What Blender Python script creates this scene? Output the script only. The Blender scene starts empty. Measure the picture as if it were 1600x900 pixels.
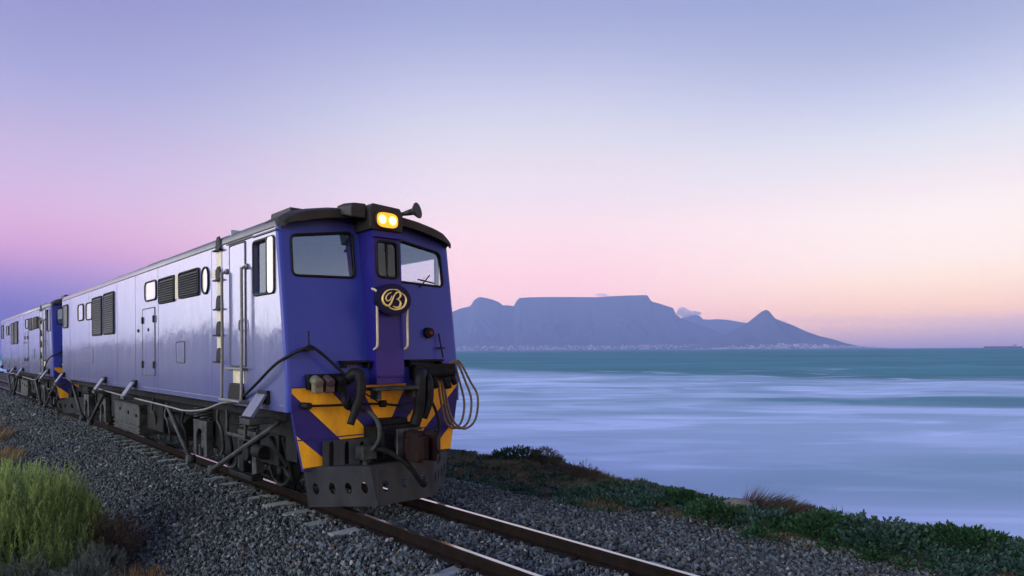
import bpy, bmesh, math, random
import numpy as np
from mathutils import Vector, Matrix
from mathutils.geometry import tessellate_polygon

random.seed(7); rng = np.random.default_rng(11)
scn = bpy.context.scene
col = scn.collection
R = math.radians

# ------------------------------------------------------------------ camera
HC = 2.15                        # camera height above the rail heads
SEA = -3.5                       # sea level
TA = math.atan(.94); S, C = math.sin(TA), math.cos(TA)      # track runs at this angle to the view
UF, VC = -7.85, 4.888            # front of the leading locomotive along the track, track centre line
cam_d = bpy.data.cameras.new("camera"); cam = bpy.data.objects.new("camera", cam_d); col.objects.link(cam)
cam.location = (0, 0, HC)
cam.rotation_euler = (Matrix.Rotation(R(90), 3, 'X') @ Matrix.Rotation(-.0067, 3, 'Z')).to_euler()
cam_d.sensor_width = 36; cam_d.lens = 22.5; cam_d.shift_y = 98 / 1600
cam_d.clip_start = .05; cam_d.clip_end = 120000
scn.camera = cam

# ------------------------------------------------------------------ world: clear dusk sky
SUN_AZ, SUN_EL = -150, 11         # degrees from the view direction (left is minus), elevation
world = bpy.data.worlds.new("World"); scn.world = world; world.use_nodes = True
nt = world.node_tree; nt.nodes.clear()
def N(t, ty, **kw):
    n = t.nodes.new(ty)
    for k, v in kw.items():
        if k.startswith('i_'):
            n.inputs[int(k[2:]) if k[2:].isdigit() else k[2:].replace('_', ' ')].default_value = v
        else: setattr(n, k, v)
    return n
def srgb(r, g, b):
    f = lambda c: c / 12.92 if c <= .04045 else ((c + .055) / 1.055) ** 2.4
    return (f(r / 255), f(g / 255), f(b / 255), 1)
def ramp(t, stops, interp='EASE'):
    n = t.nodes.new('ShaderNodeValToRGB'); cr = n.color_ramp; cr.interpolation = interp
    while len(cr.elements) > 1: cr.elements.remove(cr.elements[-1])
    cr.elements[0].position = stops[0][0]; cr.elements[0].color = stops[0][1]
    for p, c in stops[1:]:
        e = cr.elements.new(p); e.color = c
    return n
tc = N(nt, 'ShaderNodeTexCoord'); sx = N(nt, 'ShaderNodeSeparateXYZ'); nt.links.new(tc.outputs['Generated'], sx.inputs[0])
asn = N(nt, 'ShaderNodeMath', operation='ARCSINE'); nt.links.new(sx.outputs[2], asn.inputs[0])
el = N(nt, 'ShaderNodeMapRange', i_1=0.0, i_2=R(90), i_3=0.0, i_4=1.0); nt.links.new(asn.outputs[0], el.inputs[0])
hor = N(nt, 'ShaderNodeMath', operation='ARCTAN2'); nt.links.new(sx.outputs[0], hor.inputs[0]); nt.links.new(sx.outputs[1], hor.inputs[1])
azs = N(nt, 'ShaderNodeMath', operation='SINE'); nt.links.new(hor.outputs[0], azs.inputs[0])
D = lambda d: d / 90
# the sky lies behind the haze over the bay: its own colours are those seen through that air, with the air's part taken out
HZ_D = 6e-5; HZ_BOX = (-6500, 26000, -400, 29500, 1330); HZ_SRC = np.array((.255, .315, .71)); SKY_K = .93
def beyond_haze(seen, az):
    es = [0, .5, 1, 1.5, 2, 2.6, 3.3, 4, 5, 6, 7, 8, 9.2, 10.5, 12, 14, 16, 18, 20, 22, 24.5, 27, 30, 36, 50, 90]
    e_ = [p[0] for p in seen]; c_ = np.array([srgb(*p[1])[:3] for p in seen]); out = []
    a = R(az); hx = (HZ_BOX[1] if a > 0 else -HZ_BOX[0]) / max(abs(math.sin(a)), 1e-3); hl = min(hx, HZ_BOX[3] / max(math.cos(a), 1e-3))
    for e in es:
        c = np.array([np.interp(e, e_, c_[:, k]) for k in range(3)]); L = min(hl / math.cos(R(min(e, 89))), HZ_BOX[4] / max(math.sin(R(e)), 1e-4))
        T = math.exp(-HZ_D * L); out.append((D(e), (*np.maximum((c - (1 - T) * HZ_SRC) / T / SKY_K, .02), 1)))
    return ramp(nt, out, 'LINEAR')
rL = beyond_haze([(0, (110,108,182)), (3.2, (117,112,187)), (4.6, (136,124,193)), (5.8, (166,135,196)), (7.6, (203,155,203)), (9.8, (213,173,212)), (12.8, (203,181,219)), (15.4, (190,176,215)), (17.5, (178,172,215)),
                  (20.3, (160,162,211)), (23.4, (151,150,203)), (32, (122,130,195)), (90, (80,96,168))], -37)
rM = beyond_haze([(0, (200,175,216)), (2, (228,190,216)), (5, (246,205,222)), (6.7, (250,209,223)), (10.6, (247,220,231)), (13.9, (233,220,236)), (16, (228,218,232)), (19.2, (213,213,232)), (23.2, (190,193,226)), (26, (168,176,216)),
                  (28.7, (157,163,208)), (40, (112,128,198)), (90, (80,96,168))], 0)
rR = beyond_haze([(0, (165,155,205)), (.6, (176,166,210)), (1.8, (212,185,205)), (2.95, (243,205,202)), (5.3, (251,226,218)), (6.7, (250,232,232)), (9.9, (249,236,238)), (12.2, (240,228,236)), (15.7, (218,221,236)), (19.1, (191,197,229)),
                  (21.6, (172,180,217)), (24, (158,168,210)), (36, (112,130,198)), (90, (80,96,168))], 35)
for r_ in (rL, rM, rR): nt.links.new(el.outputs[0], r_.inputs[0])
fl = N(nt, 'ShaderNodeMapRange', interpolation_type='SMOOTHSTEP', i_1=-.64, i_2=-.02, i_3=0.0, i_4=1.0); nt.links.new(azs.outputs[0], fl.inputs[0])
fr = N(nt, 'ShaderNodeMapRange', interpolation_type='SMOOTHSTEP', i_1=.05, i_2=.6, i_3=0.0, i_4=1.0); nt.links.new(azs.outputs[0], fr.inputs[0])
m1 = N(nt, 'ShaderNodeMix', data_type='RGBA'); nt.links.new(fl.outputs[0], m1.inputs[0]); nt.links.new(rL.outputs[0], m1.inputs[6]); nt.links.new(rM.outputs[0], m1.inputs[7])
m2 = N(nt, 'ShaderNodeMix', data_type='RGBA'); nt.links.new(fr.outputs[0], m2.inputs[0]); nt.links.new(m1.outputs[2], m2.inputs[6]); nt.links.new(rR.outputs[0], m2.inputs[7])
# the glow around the low sun, along the horizon to the left of and behind the camera
GLOW_AZ = -110
sd = (math.sin(R(SUN_AZ)), math.cos(R(SUN_AZ)), math.sin(R(SUN_EL)))
dt = N(nt, 'ShaderNodeVectorMath', operation='DOT_PRODUCT'); sq = N(nt, 'ShaderNodeVectorMath', operation='MULTIPLY'); sq.inputs[1].default_value = (1, 1, 2.4); nt.links.new(tc.outputs['Generated'], sq.inputs[0])
sn = N(nt, 'ShaderNodeVectorMath', operation='NORMALIZE'); nt.links.new(sq.outputs[0], sn.inputs[0]); nt.links.new(sn.outputs[0], dt.inputs[0])
dt.inputs[1].default_value = Vector((math.sin(R(GLOW_AZ)), math.cos(R(GLOW_AZ)), .12)).normalized()
gl = N(nt, 'ShaderNodeMapRange', interpolation_type='SMOOTHSTEP', i_1=.42, i_2=.95, i_3=0.0, i_4=1.0); nt.links.new(dt.outputs['Value'], gl.inputs[0])
gm = N(nt, 'ShaderNodeMix', data_type='RGBA'); nt.links.new(gl.outputs[0], gm.inputs[0]); nt.links.new(m2.outputs[2], gm.inputs[6]); gm.inputs[7].default_value = (6.3, 6.15, 6.35, 1)
sky = N(nt, 'ShaderNodeTexSky', sky_type='NISHITA', sun_disc=False, sun_elevation=R(3), sun_rotation=R(SUN_AZ), air_density=1.2, dust_density=.6, ozone_density=3.0)
b1 = N(nt, 'ShaderNodeBackground'); nt.links.new(gm.outputs[2], b1.inputs[0]); b1.inputs[1].default_value = SKY_K
b2 = N(nt, 'ShaderNodeBackground'); nt.links.new(sky.outputs[0], b2.inputs[0]); b2.inputs[1].default_value = .012
ad = N(nt, 'ShaderNodeAddShader'); nt.links.new(b1.outputs[0], ad.inputs[0]); nt.links.new(b2.outputs[0], ad.inputs[1])
wo = N(nt, 'ShaderNodeOutputWorld'); nt.links.new(ad.outputs[0], wo.inputs[0])
sun_d = bpy.data.lights.new("sun", 'SUN'); sun = bpy.data.objects.new("sun", sun_d); col.objects.link(sun)
sun_d.energy = 1.15; sun_d.angle = R(24); sun_d.color = (1, .93, .86)
sun.rotation_euler = Vector(sd).to_track_quat('Z', 'Y').to_euler()
scn.view_settings.view_transform = 'Standard'; scn.view_settings.look = 'None'
scn.view_settings.exposure = 0; scn.view_settings.gamma = 1; scn.view_settings.use_curve_mapping = False
scn.cycles.max_bounces = 8; scn.cycles.volume_bounces = 1; scn.cycles.transparent_max_bounces = 12
scn.cycles.use_denoising = True

# ------------------------------------------------------------------ helpers
def W(u, v, z): return (u * S + v * C, -u * C + v * S, z)
TROT = math.atan2(-C, S)                       # track frame: local x along the track, y across, away from the camera
def tag(o, label=None, cat=None, group=None, kind=None):
    if label: o['label'] = label
    if cat: o['category'] = cat
    if group: o['group'] = group
    if kind: o['kind'] = kind
    return o
def empty(name, loc, rz=0):
    o = bpy.data.objects.new(name, None); col.objects.link(o); o.location = loc; o.rotation_euler.z = rz
    o.empty_display_size = .2
    return o
def link(name, me, mat=None, parent=None, loc=None, rz=None):
    o = bpy.data.objects.new(name, me); col.objects.link(o)
    if mat and not me.materials: me.materials.append(mat)
    if parent: o.parent = parent
    if loc is not None: o.location = loc
    if rz is not None: o.rotation_euler.z = rz
    return o
def frame_for(d):
    d = d.normalized(); a = Vector((0, 0, 1)) if abs(d.z) < .9 else Vector((1, 0, 0))
    s = d.cross(a).normalized(); return s, s.cross(d).normalized()
def spline(pts, n=8, closed=False):
    P = [Vector(p) for p in pts]; out = []; m = len(P)
    rngi = range(m if closed else m - 1)
    for i in rngi:
        g = (lambda k: P[k % m]) if closed else (lambda k: P[min(max(k, 0), m - 1)])
        a, b, c, d = g(i - 1), g(i), g(i + 1), g(i + 2)
        for j in range(n):
            t = j / n
            out.append(.5 * ((2 * b) + (c - a) * t + (2 * a - 5 * b + 4 * c - d) * t * t + (3 * b - a - 3 * c + d) * t ** 3))
    if not closed: out.append(P[-1])
    return out
class MB:
    def __init__(s): s.v = []; s.f = []; s.sm = []
    def add(s, vs, fs, smooth=False):
        o = len(s.v); s.v += [tuple(p) for p in vs]; s.f += [tuple(i + o for i in f) for f in fs]; s.sm += [smooth] * len(fs); return s
    def box(s, x0, x1, y0, y1, z0, z1):
        vs = [(x, y, z) for x in (x0, x1) for y in (y0, y1) for z in (z0, z1)]
        return s.add(vs, [(0,1,3,2),(4,6,7,5),(0,4,5,1),(2,3,7,6),(0,2,6,4),(1,5,7,3)])
    def prism(s, a, b):                        # two outlines of the same length, joined
        n = len(a)
        return s.add(list(a) + list(b), [tuple(range(n - 1, -1, -1)), tuple(range(n, 2 * n))] + [(i, (i + 1) % n, n + (i + 1) % n, n + i) for i in range(n)])
    def cyl(s, p0, p1, r0, r1=None, n=14, smooth=True):
        r1 = r0 if r1 is None else r1; p0, p1 = Vector(p0), Vector(p1); a, b = frame_for(p1 - p0)
        ring = lambda p, r: [p + (a * math.cos(k * 2 * math.pi / n) + b * math.sin(k * 2 * math.pi / n)) * r for k in range(n)]
        o = len(s.v); s.add(ring(p0, r0) + ring(p1, r1), [(i, (i + 1) % n, n + (i + 1) % n, n + i) for i in range(n)], smooth)
        s.f += [tuple(o + i for i in range(n - 1, -1, -1)), tuple(o + n + i for i in range(n))]; s.sm += [False, False]; return s
    def tube(s, path, r, n=8, closed=False):
        P = [Vector(p) for p in path]; m = len(P); rs = r if hasattr(r, '__len__') else [r] * m
        d0 = (P[1] - P[0]); a, b = frame_for(d0); vs = []
        for i in range(m):
            d = (P[(i + 1) % m] - P[i - 1]) if closed else (P[min(i + 1, m - 1)] - P[max(i - 1, 0)])
            d.normalize(); a = (a - d * a.dot(d)).normalized(); b = d.cross(a)
            vs += [P[i] + (a * math.cos(k * 2 * math.pi / n) + b * math.sin(k * 2 * math.pi / n)) * rs[i] for k in range(n)]
        fs = [(i * n + k, i * n + (k + 1) % n, ((i + 1) % m) * n + (k + 1) % n, ((i + 1) % m) * n + k) for i in range(m if closed else m - 1) for k in range(n)]
        s.add(vs, fs, True)
        if not closed:
            o = len(s.v) - len(vs); s.f += [tuple(o + k for k in range(n)), tuple(o + (m - 1) * n + k for k in range(n - 1, -1, -1))]; s.sm += [False] * 2
        return s
    def loft(s, rings, smooth=True, closed=False):
        n = len(rings[0]); vs = [p for r_ in rings for p in r_]
        return s.add(vs, [(i * n + k, i * n + (k + 1) % n, (i + 1) * n + (k + 1) % n, (i + 1) * n + k) for i in range(len(rings) - 1) for k in range(n if closed else n - 1)], smooth)
    def fill(s, outer, holes, fn):             # flat sheet with openings, mapped by fn(a, b) -> xyz
        loops = [[Vector((p[0], p[1], 0)) for p in lp] for lp in [outer] + holes]
        fl_ = [v for lp in loops for v in lp]; tris = []
        for a, b, c in tessellate_polygon(loops):                  # wound the same way everywhere
            A, B, C_ = fl_[a], fl_[b], fl_[c]; tris.append((a, b, c) if (B.x - A.x) * (C_.y - A.y) - (B.y - A.y) * (C_.x - A.x) > 0 else (a, c, b))
        s.add([fn(v.x, v.y) for v in fl_], tris); return s
    def wall(s, lp, f0, f1):                   # band between two mappings of one outline (reveal of an opening)
        n = len(lp); return s.add([f0(*p) for p in lp] + [f1(*p) for p in lp], [(i, (i + 1) % n, n + (i + 1) % n, n + i) for i in range(n)])
    def build(s, name, mat, parent=None, bevel=0, loc=None, rz=None, fix=True):
        me = bpy.data.meshes.new(name); me.from_pydata(s.v, [], s.f)
        if fix:
            bm = bmesh.new(); bm.from_mesh(me); bmesh.ops.recalc_face_normals(bm, faces=bm.faces); bm.to_mesh(me); bm.free()
        me.polygons.foreach_set('use_smooth', s.sm); me.update()
        o = link(name, me, mat, parent, loc, rz)
        if bevel:
            b = o.modifiers.new('bevel', 'BEVEL'); b.width = bevel; b.segments = 2; b.limit_method = 'ANGLE'; b.angle_limit = R(40)
        return o
def rr(a0, a1, b0, b1, r, n=5):
    out = []
    for cx, cy, s0 in ((a1 - r, b1 - r, 0), (a0 + r, b1 - r, 90), (a0 + r, b0 + r, 180), (a1 - r, b0 + r, 270)):
        out += [(cx + r * math.cos(R(s0 + 90 * k / n)), cy + r * math.sin(R(s0 + 90 * k / n))) for k in range(n + 1)]
    return out
def rquad(p, r=.08, n=4):                      # any quad with rounded corners
    out = []; m = len(p)
    for i in range(m):
        a, b, c = Vector(p[i - 1]), Vector(p[i]), Vector(p[(i + 1) % m])
        p0 = b + (a - b).normalized() * r; p1 = b + (c - b).normalized() * r
        for k in range(n + 1):
            t = k / n; q = p0 * (1 - t) ** 2 + b * 2 * t * (1 - t) + p1 * t * t; out.append((q.x, q.y))
    return out
def copy_tree(o, parent=None):
    c = o.copy(); col.objects.link(c); c.parent = parent
    for ch in list(o.children): copy_tree(ch, c)
    return c

# ------------------------------------------------------------------ materials
def material(name, base, rough=.6, metal=0.0, var=None, vscale=3.0, bump=0.0, bscale=20.0, coat=0.0, spec=.5, detail=6, coords='Object', stretch=(1, 1, 1), bdist=.01, rand=0.0, coat_rough=.06):
    m = bpy.data.materials.new(name); m.use_nodes = True; t = m.node_tree; p = t.nodes['Principled BSDF']
    p.inputs['Base Color'].default_value = (*base, 1); p.inputs['Roughness'].default_value = rough; p.inputs['Metallic'].default_value = metal
    p.inputs['Specular IOR Level'].default_value = spec
    if coat: p.inputs['Coat Weight'].default_value = coat; p.inputs['Coat Roughness'].default_value = coat_rough
    c = N(t, 'ShaderNodeTexCoord'); mp = N(t, 'ShaderNodeMapping'); t.links.new(c.outputs[coords], mp.inputs[0]); mp.inputs['Scale'].default_value = stretch
    src = None
    if var:
        no = N(t, 'ShaderNodeTexNoise', i_Scale=vscale, i_Detail=detail, i_Roughness=.6); t.links.new(mp.outputs[0], no.inputs['Vector'])
        mr = N(t, 'ShaderNodeMapRange', i_1=.35, i_2=.68); t.links.new(no.outputs[0], mr.inputs[0])
        mx = N(t, 'ShaderNodeMix', data_type='RGBA'); t.links.new(mr.outputs[0], mx.inputs[0])
        mx.inputs[6].default_value = (*base, 1); mx.inputs[7].default_value = (*var, 1); src = mx.outputs[2]
        t.links.new(src, p.inputs['Base Color'])
    if rand:
        oi = N(t, 'ShaderNodeObjectInfo'); hs = N(t, 'ShaderNodeMapRange', i_3=1 - rand, i_4=1 + rand); t.links.new(oi.outputs['Random'], hs.inputs[0])
        hv = N(t, 'ShaderNodeHueSaturation'); t.links.new(hs.outputs[0], hv.inputs['Value'])
        if src: t.links.new(src, hv.inputs['Color'])
        else: hv.inputs['Color'].default_value = (*base, 1)
        t.links.new(hv.outputs[0], p.inputs['Base Color'])
    if bump:
        n2 = N(t, 'ShaderNodeTexNoise', i_Scale=bscale, i_Detail=5); t.links.new(mp.outputs[0], n2.inputs['Vector'])
        bp = N(t, 'ShaderNodeBump', i_Strength=bump, i_Distance=bdist); t.links.new(n2.outputs[0], bp.inputs['Height']); t.links.new(bp.outputs[0], p.inputs['Normal'])
    return m
M = {}
M['roof'] = material('roof_paint', (.085, .1, .125), .4, var=(.13, .14, .16), vscale=2.5, bump=.2, bscale=30, coat=.4)
M['visor'] = material('visor_paint', (.016, .018, .017), .55, var=(.028, .029, .027), vscale=6, spec=.25)
M['black'] = material('black_rubber', (.004, .0055, .0065), .6, var=(.011, .013, .0145), vscale=12, bump=.2, bscale=60, spec=.22)
M['under'] = material('grimy_underframe', (.003, .004, .005), .7, var=(.012, .0145, .0155), vscale=5, bump=.5, bscale=40, spec=.15)
M['dusty'] = material('dusty_grey_metal', (.011, .015, .0165), .6, var=(.055, .068, .068), vscale=6, bump=.4, bscale=40, spec=.3)
M['plough'] = material('plough_grey', (.018, .024, .03), .6, var=(.04, .048, .055), vscale=4, spec=.25, bump=.35, bscale=18, stretch=(1, 1, .35))
M['yellow'] = material('chevron_yellow', (.95, .5, .008), .45, var=(.66, .3, .015), vscale=4.5, bump=.12, bscale=25, stretch=(1, 1, .5), coat=.25)
M['purple'] = material('headstock_violet', (.03, .027, .21), .5, var=(.022, .021, .15), vscale=3, bump=.1, bscale=20, spec=.2)
M['cream'] = material('cream_panel', (.6, .56, .4), .5, var=(.48, .44, .3), vscale=9)
M['glaze'] = material('reflection_pale_glazing', (.5, .48, .37), .1, var=(.6, .58, .48), vscale=4, coat=1)  # pale base colour paints bright sky reflected in the window glass
M['handrail'] = material('grey_handrail', (.13, .14, .14), .5, var=(.2, .205, .2), vscale=9)
M['rust'] = material('rusty_steel', (.02, .009, .007), .8, var=(.009, .007, .007), vscale=9, bump=.6, bscale=50, spec=.15)
M['rail'] = material('rail_rust', (.009, .007, .0065), .8, var=(.016, .012, .01), spec=.04, vscale=8, bump=.3, bscale=40)
M['railtop'] = material('rail_polish', (.62, .6, .6), .16, metal=1, var=(.5, .48, .47), vscale=4, stretch=(.15, 3, 1))
M['concrete'] = material('sleeper_concrete', (.26, .3, .3), .85, var=(.17, .2, .2), vscale=9, bump=.5, bscale=60, rand=.2)
M['navy'] = material('badge_navy', (.006, .007, .05), .5, spec=.15)
M['gold'] = material('badge_gold', (.85, .72, .25), .35, metal=.3)
M['cable'] = material('brown_cable', (.085, .055, .035), .6, var=(.16, .12, .07), vscale=15)
M['interior'] = material('cab_interior', (.42, .55, .68), .7, var=(.25, .34, .43), vscale=2)
M['louvre'] = material('louvre_grey', (.05, .058, .055), .5, var=(.03, .035, .035), vscale=5)
M['socket'] = material('olive_socket_cap', (.16, .16, .1), .5, var=(.1, .1, .07), vscale=9)
M['socket2'] = material('brown_socket_cap', (.06, .04, .05), .5)
M['red'] = material('red_lens', (.13, .008, .012), .3, spec=.2)
M['jack'] = material('pale_blue_steel', (.07, .09, .17), .45, var=(.11, .13, .2), vscale=9, bump=.2, bscale=30)
def paint(name, base, dark):
    m = material(name, base, .38, var=dark, vscale=1.1, coat=1.0, spec=.5, stretch=(1, 1, .28), detail=8)
    t = m.node_tree; p = t.nodes['Principled BSDF']
    p.inputs['Coat Roughness'].default_value = .13; p.inputs['Coat IOR'].default_value = 2.05
    c = N(t, 'ShaderNodeTexCoord')
    a = N(t, 'ShaderNodeTexNoise', i_Scale=1.6, i_Detail=3); t.links.new(c.outputs['Object'], a.inputs['Vector'])
    b = N(t, 'ShaderNodeTexNoise', i_Scale=9.0, i_Detail=4); t.links.new(c.outputs['Object'], b.inputs['Vector'])
    b1 = N(t, 'ShaderNodeBump', i_Strength=.35, i_Distance=.02); t.links.new(a.outputs[0], b1.inputs['Height'])
    b2 = N(t, 'ShaderNodeBump', i_Strength=.12, i_Distance=.006); t.links.new(b.outputs[0], b2.inputs['Height']); t.links.new(b1.outputs[0], b2.inputs['Normal'])
    ds = N(t, 'ShaderNodeMapping'); ds.inputs['Scale'].default_value = (4.5, 4.5, .22); t.links.new(c.outputs['Object'], ds.inputs[0])
    dn = N(t, 'ShaderNodeTexNoise', i_Scale=1.6, i_Detail=7, i_Roughness=.65); t.links.new(ds.outputs[0], dn.inputs['Vector'])
    dm = N(t, 'ShaderNodeMapRange', i_1=.48, i_2=.8, i_3=0.0, i_4=.4); t.links.new(dn.outputs[0], dm.inputs[0])
    old = p.inputs['Base Color'].links[0].from_socket; dx = N(t, 'ShaderNodeMix', data_type='RGBA'); t.links.new(dm.outputs[0], dx.inputs[0]); t.links.new(old, dx.inputs[6]); dx.inputs[7].default_value = (.16, .16, .2, 1)
    t.links.new(dx.outputs[2], p.inputs['Base Color'])
    dr = N(t, 'ShaderNodeMapRange', i_1=0.0, i_2=.4, i_3=.09, i_4=.34); t.links.new(dm.outputs[0], dr.inputs[0]); t.links.new(dr.outputs[0], p.inputs['Coat Roughness'])
    t.links.new(b2.outputs[0], p.inputs['Normal']); t.links.new(b2.outputs[0], p.inputs['Coat Normal'])
    return m
M['blue'] = paint('locomotive_blue', (.07, .092, .28), (.105, .128, .3))
M['frontblue'] = material('cab_front_blue', (.024, .046, .33), .5, var=(.034, .056, .35), vscale=1.3, coat=.22, spec=.25, coat_rough=.2, bump=.08, bscale=3, stretch=(1, 1, .5))
M['deepblue'] = material('door_blue', (.02, .017, .22), .5, var=(.016, .014, .18), vscale=2, coat=.1, spec=.2)
def glass(name, tint, refl):
    m = bpy.data.materials.new(name); m.use_nodes = True; t = m.node_tree; t.nodes.clear()
    tr = N(t, 'ShaderNodeBsdfTransparent'); tr.inputs[0].default_value = (*tint, 1)
    g = N(t, 'ShaderNodeBsdfGlossy', i_Roughness=.03); g.inputs[0].default_value = (.8, .92, 1, 1)
    f = N(t, 'ShaderNodeFresnel', i_IOR=refl); mx = N(t, 'ShaderNodeMixShader'); o = N(t, 'ShaderNodeOutputMaterial')
    t.links.new(f.outputs[0], mx.inputs[0]); t.links.new(tr.outputs[0], mx.inputs[1]); t.links.new(g.outputs[0], mx.inputs[2]); t.links.new(mx.outputs[0], o.inputs[0])
    return m
M['glass'] = glass('window_glass', (.82, .88, .92), 1.6)
M['shadeglass'] = glass('interior_shade_glass', (.05, .055, .06), 1.5)  # near-black tint paints the shade of the cab interior
M['windscreen'] = glass('windscreen_glass', (.72, .82, .9), 3.3)
def emit(name, c, k):
    m = bpy.data.materials.new(name); m.use_nodes = True; p = m.node_tree.nodes['Principled BSDF']
    p.inputs['Base Color'].default_value = (*c, 1); p.inputs['Emission Color'].default_value = (*c, 1); p.inputs['Emission Strength'].default_value = k; return m
M['lamp_glow'] = emit('lamp_reflector', (1, .42, .02), 1.0)
M['lamp_bulb'] = emit('lamp_bulb', (1, .66, .2), 4.5)

# ------------------------------------------------------------------ ground, ballast bed, coast
def smooth(a, b, x): t = np.clip((x - a) / (b - a + 1e-9), 0, 1); return t * t * (3 - 2 * t)
def vnoise(x, y, seed=0):
    def h(i, j): 
        k = np.sin(i * 127.1 + j * 311.7 + seed * 74.7) * 43758.5453; return k - np.floor(k)
    i, j = np.floor(x), np.floor(y); fx, fy = x - i, y - j; fx = fx * fx * (3 - 2 * fx); fy = fy * fy * (3 - 2 * fy)
    return (h(i, j) * (1 - fx) + h(i + 1, j) * fx) * (1 - fy) + (h(i, j + 1) * (1 - fx) + h(i + 1, j + 1) * fx) * fy
def fbm(x, y, seed=0, o=4):
    a, s, tot = 1.0, 0, 0
    for k in range(o): s = s + a * vnoise(x * 2 ** k, y * 2 ** k, seed + k * 13); tot += a; a *= .5
    return s / tot
BV = [-400, 1.2, 1.9, 2.3, 3.45, 3.8, 5.98, 6.3, 8.1, 8.9, 400]
BZ = [-.76, -.76, -.75, -.71, -.21, -.175, -.175, -.2, -.47, -.5, -.5]
def ballast_z(v): return np.interp(v, BV, BZ)
CU = [-400, -60, -16, -12.2, -11.5, -10.9, -10.4, -9.9, -9.4, -8.9, -8.4, -7.6, -6.9, -6.2, -5.0, -4.5, -4.24, -3.9, -2.7, -2.0, -1.4, 2, 60]
CZ = [-.9, -.9, -.83, -.62, -.5, -.48, -.68, -.68, -.7, -.72, -.78, -.42, -.36, -.35, -.3, -.22, -.2, -.27, -.24, -.23, -.2, -.25, -.6]
CV = [11.5] * 10 + [11.3, 10.4, 9.9, 9.7] + [9.6] * 9
def crest(u): return np.interp(u, CU, CV), np.interp(u, CU, CZ)
def edge_v(u): return np.interp(u, [-60, -10, -7, -6, -5, -4.2, 4], [7.9, 7.95, 8.12, 8.42, 8.7, 8.5, 8.5]) + (vnoise(u * 1.4, u * 0, 3) - .5) * .35
def bank_z(u, v):
    ev = edge_v(u)
    cv, cz = crest(u); n = (fbm(u * 1.3, v * 1.3, 5) - .5) * .14
    t = .5 * smooth(ev, ev + .35, v) + .5 * smooth(ev + .15, cv - .25, v); z = -.53 + (cz - .1 + .53) * t + n * t
    mid = np.exp(-((v - (8.3 + cv) / 2) / .8) ** 2) * .06
    down = smooth(cv, cv + 5.0, v)
    return z + mid * (1 - down) + (SEA - .6 - (cz - .1)) * down
def land_z(u, v):
    z = -.77 + (fbm(u * .7, v * .7, 2) - .5) * .08
    z = z + 1.2 * smooth(-.8, -6, v) + (fbm(u * .05, v * .05, 9) * 13 + fbm(u * .4, v * .4, 4) * 3.2) * smooth(-14, -75, v)
    return z
def grid_mesh(name, us, vs, zf):
    U, V = np.meshgrid(us, vs, indexing='ij'); Z = zf(U, V); a, b = U.shape
    co = np.stack([U, V, Z], -1).reshape(-1, 3)
    idx = np.arange(a * b).reshape(a, b)
    q = np.stack([idx[:-1, :-1], idx[1:, :-1], idx[1:, 1:], idx[:-1, 1:]], -1).reshape(-1, 4)
    me = bpy.data.meshes.new(name); me.vertices.add(len(co)); me.vertices.foreach_set('co', co.ravel())
    me.loops.add(q.size); me.loops.foreach_set('vertex_index', q.ravel()); me.polygons.add(len(q))
    me.polygons.foreach_set('loop_start', np.arange(0, q.size, 4)); me.polygons.foreach_set('loop_total', np.full(len(q), 4))
    me.polygons.foreach_set('use_smooth', np.ones(len(q), bool)); me.update(calc_edges=True); return me
M['soil'] = material('dark_sandy_soil', (.06, .055, .045), .95, var=(.025, .025, .022), vscale=1.6, bump=.8, bscale=14, bdist=.05)
M['bank'] = material('bank_soil', (.035, .032, .024), .95, var=(.018, .018, .014), vscale=2.2, bump=.9, bscale=16, bdist=.06)
M['ballastbed'] = material('ballast_fines', (.022, .024, .027), .95, var=(.045, .048, .052), vscale=22, bump=1.0, bscale=34, bdist=.05)
vs_l = np.concatenate([np.linspace(-13, -1, 30), np.linspace(-.9, 1.95, 24)])
M['dune'] = material('dune_sand_grass', (.26, .25, .2), .95, var=(.1, .11, .08), vscale=.25, bump=.6, bscale=3, bdist=.2)
us_l = np.concatenate([-np.geomspace(300, 45, 30), np.linspace(-44, 4, 120), np.geomspace(5, 120, 24)])
tag(link('ground', grid_mesh('ground', us_l, vs_l, land_z), M['soil'], rz=TROT), 'dark sandy ground on the near side of the railway', 'ground', kind='structure')
tag(link('dunes', grid_mesh('dunes', us_l, -np.geomspace(300, 12.9, 60), land_z), M['dune'], rz=TROT), 'low grassy sand dunes inland of the railway', 'dunes', kind='structure')
us_b = np.concatenate([np.linspace(-300, -46, 60), np.linspace(-45, 4, 200), np.linspace(5, 60, 20)])
tag(link('ballast_bed', grid_mesh('ballast_bed', us_b, np.array(sorted(BV[1:-1] + [2.0, 2.7, 3.1, 4.4, 5.4, 7, 7.6, 7.8, 7.95, 8.25, 8.4, 8.55, 8.7])), lambda u, v: np.where(v > 7.7, np.minimum(ballast_z(v) - .035, bank_z(u, v) - .05), ballast_z(v) - .035 + (vnoise(u * 3, v * 3) - .5) * .03)), M['ballastbed'], rz=TROT),
    'bed of dark fine ballast under the track', 'track bed', kind='structure')
us_c = np.concatenate([np.linspace(-300, -40, 40), np.linspace(-39, 3, 300), np.linspace(4, 60, 20)])
tag(link('coastal_bank', grid_mesh('coastal_bank', us_c, np.concatenate([np.linspace(7.6, 12, 66), np.linspace(12.3, 17, 16)]), bank_z), M['bank'], rz=TROT),
    'low earth bank between the track and the sea', 'bank', kind='structure')

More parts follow.
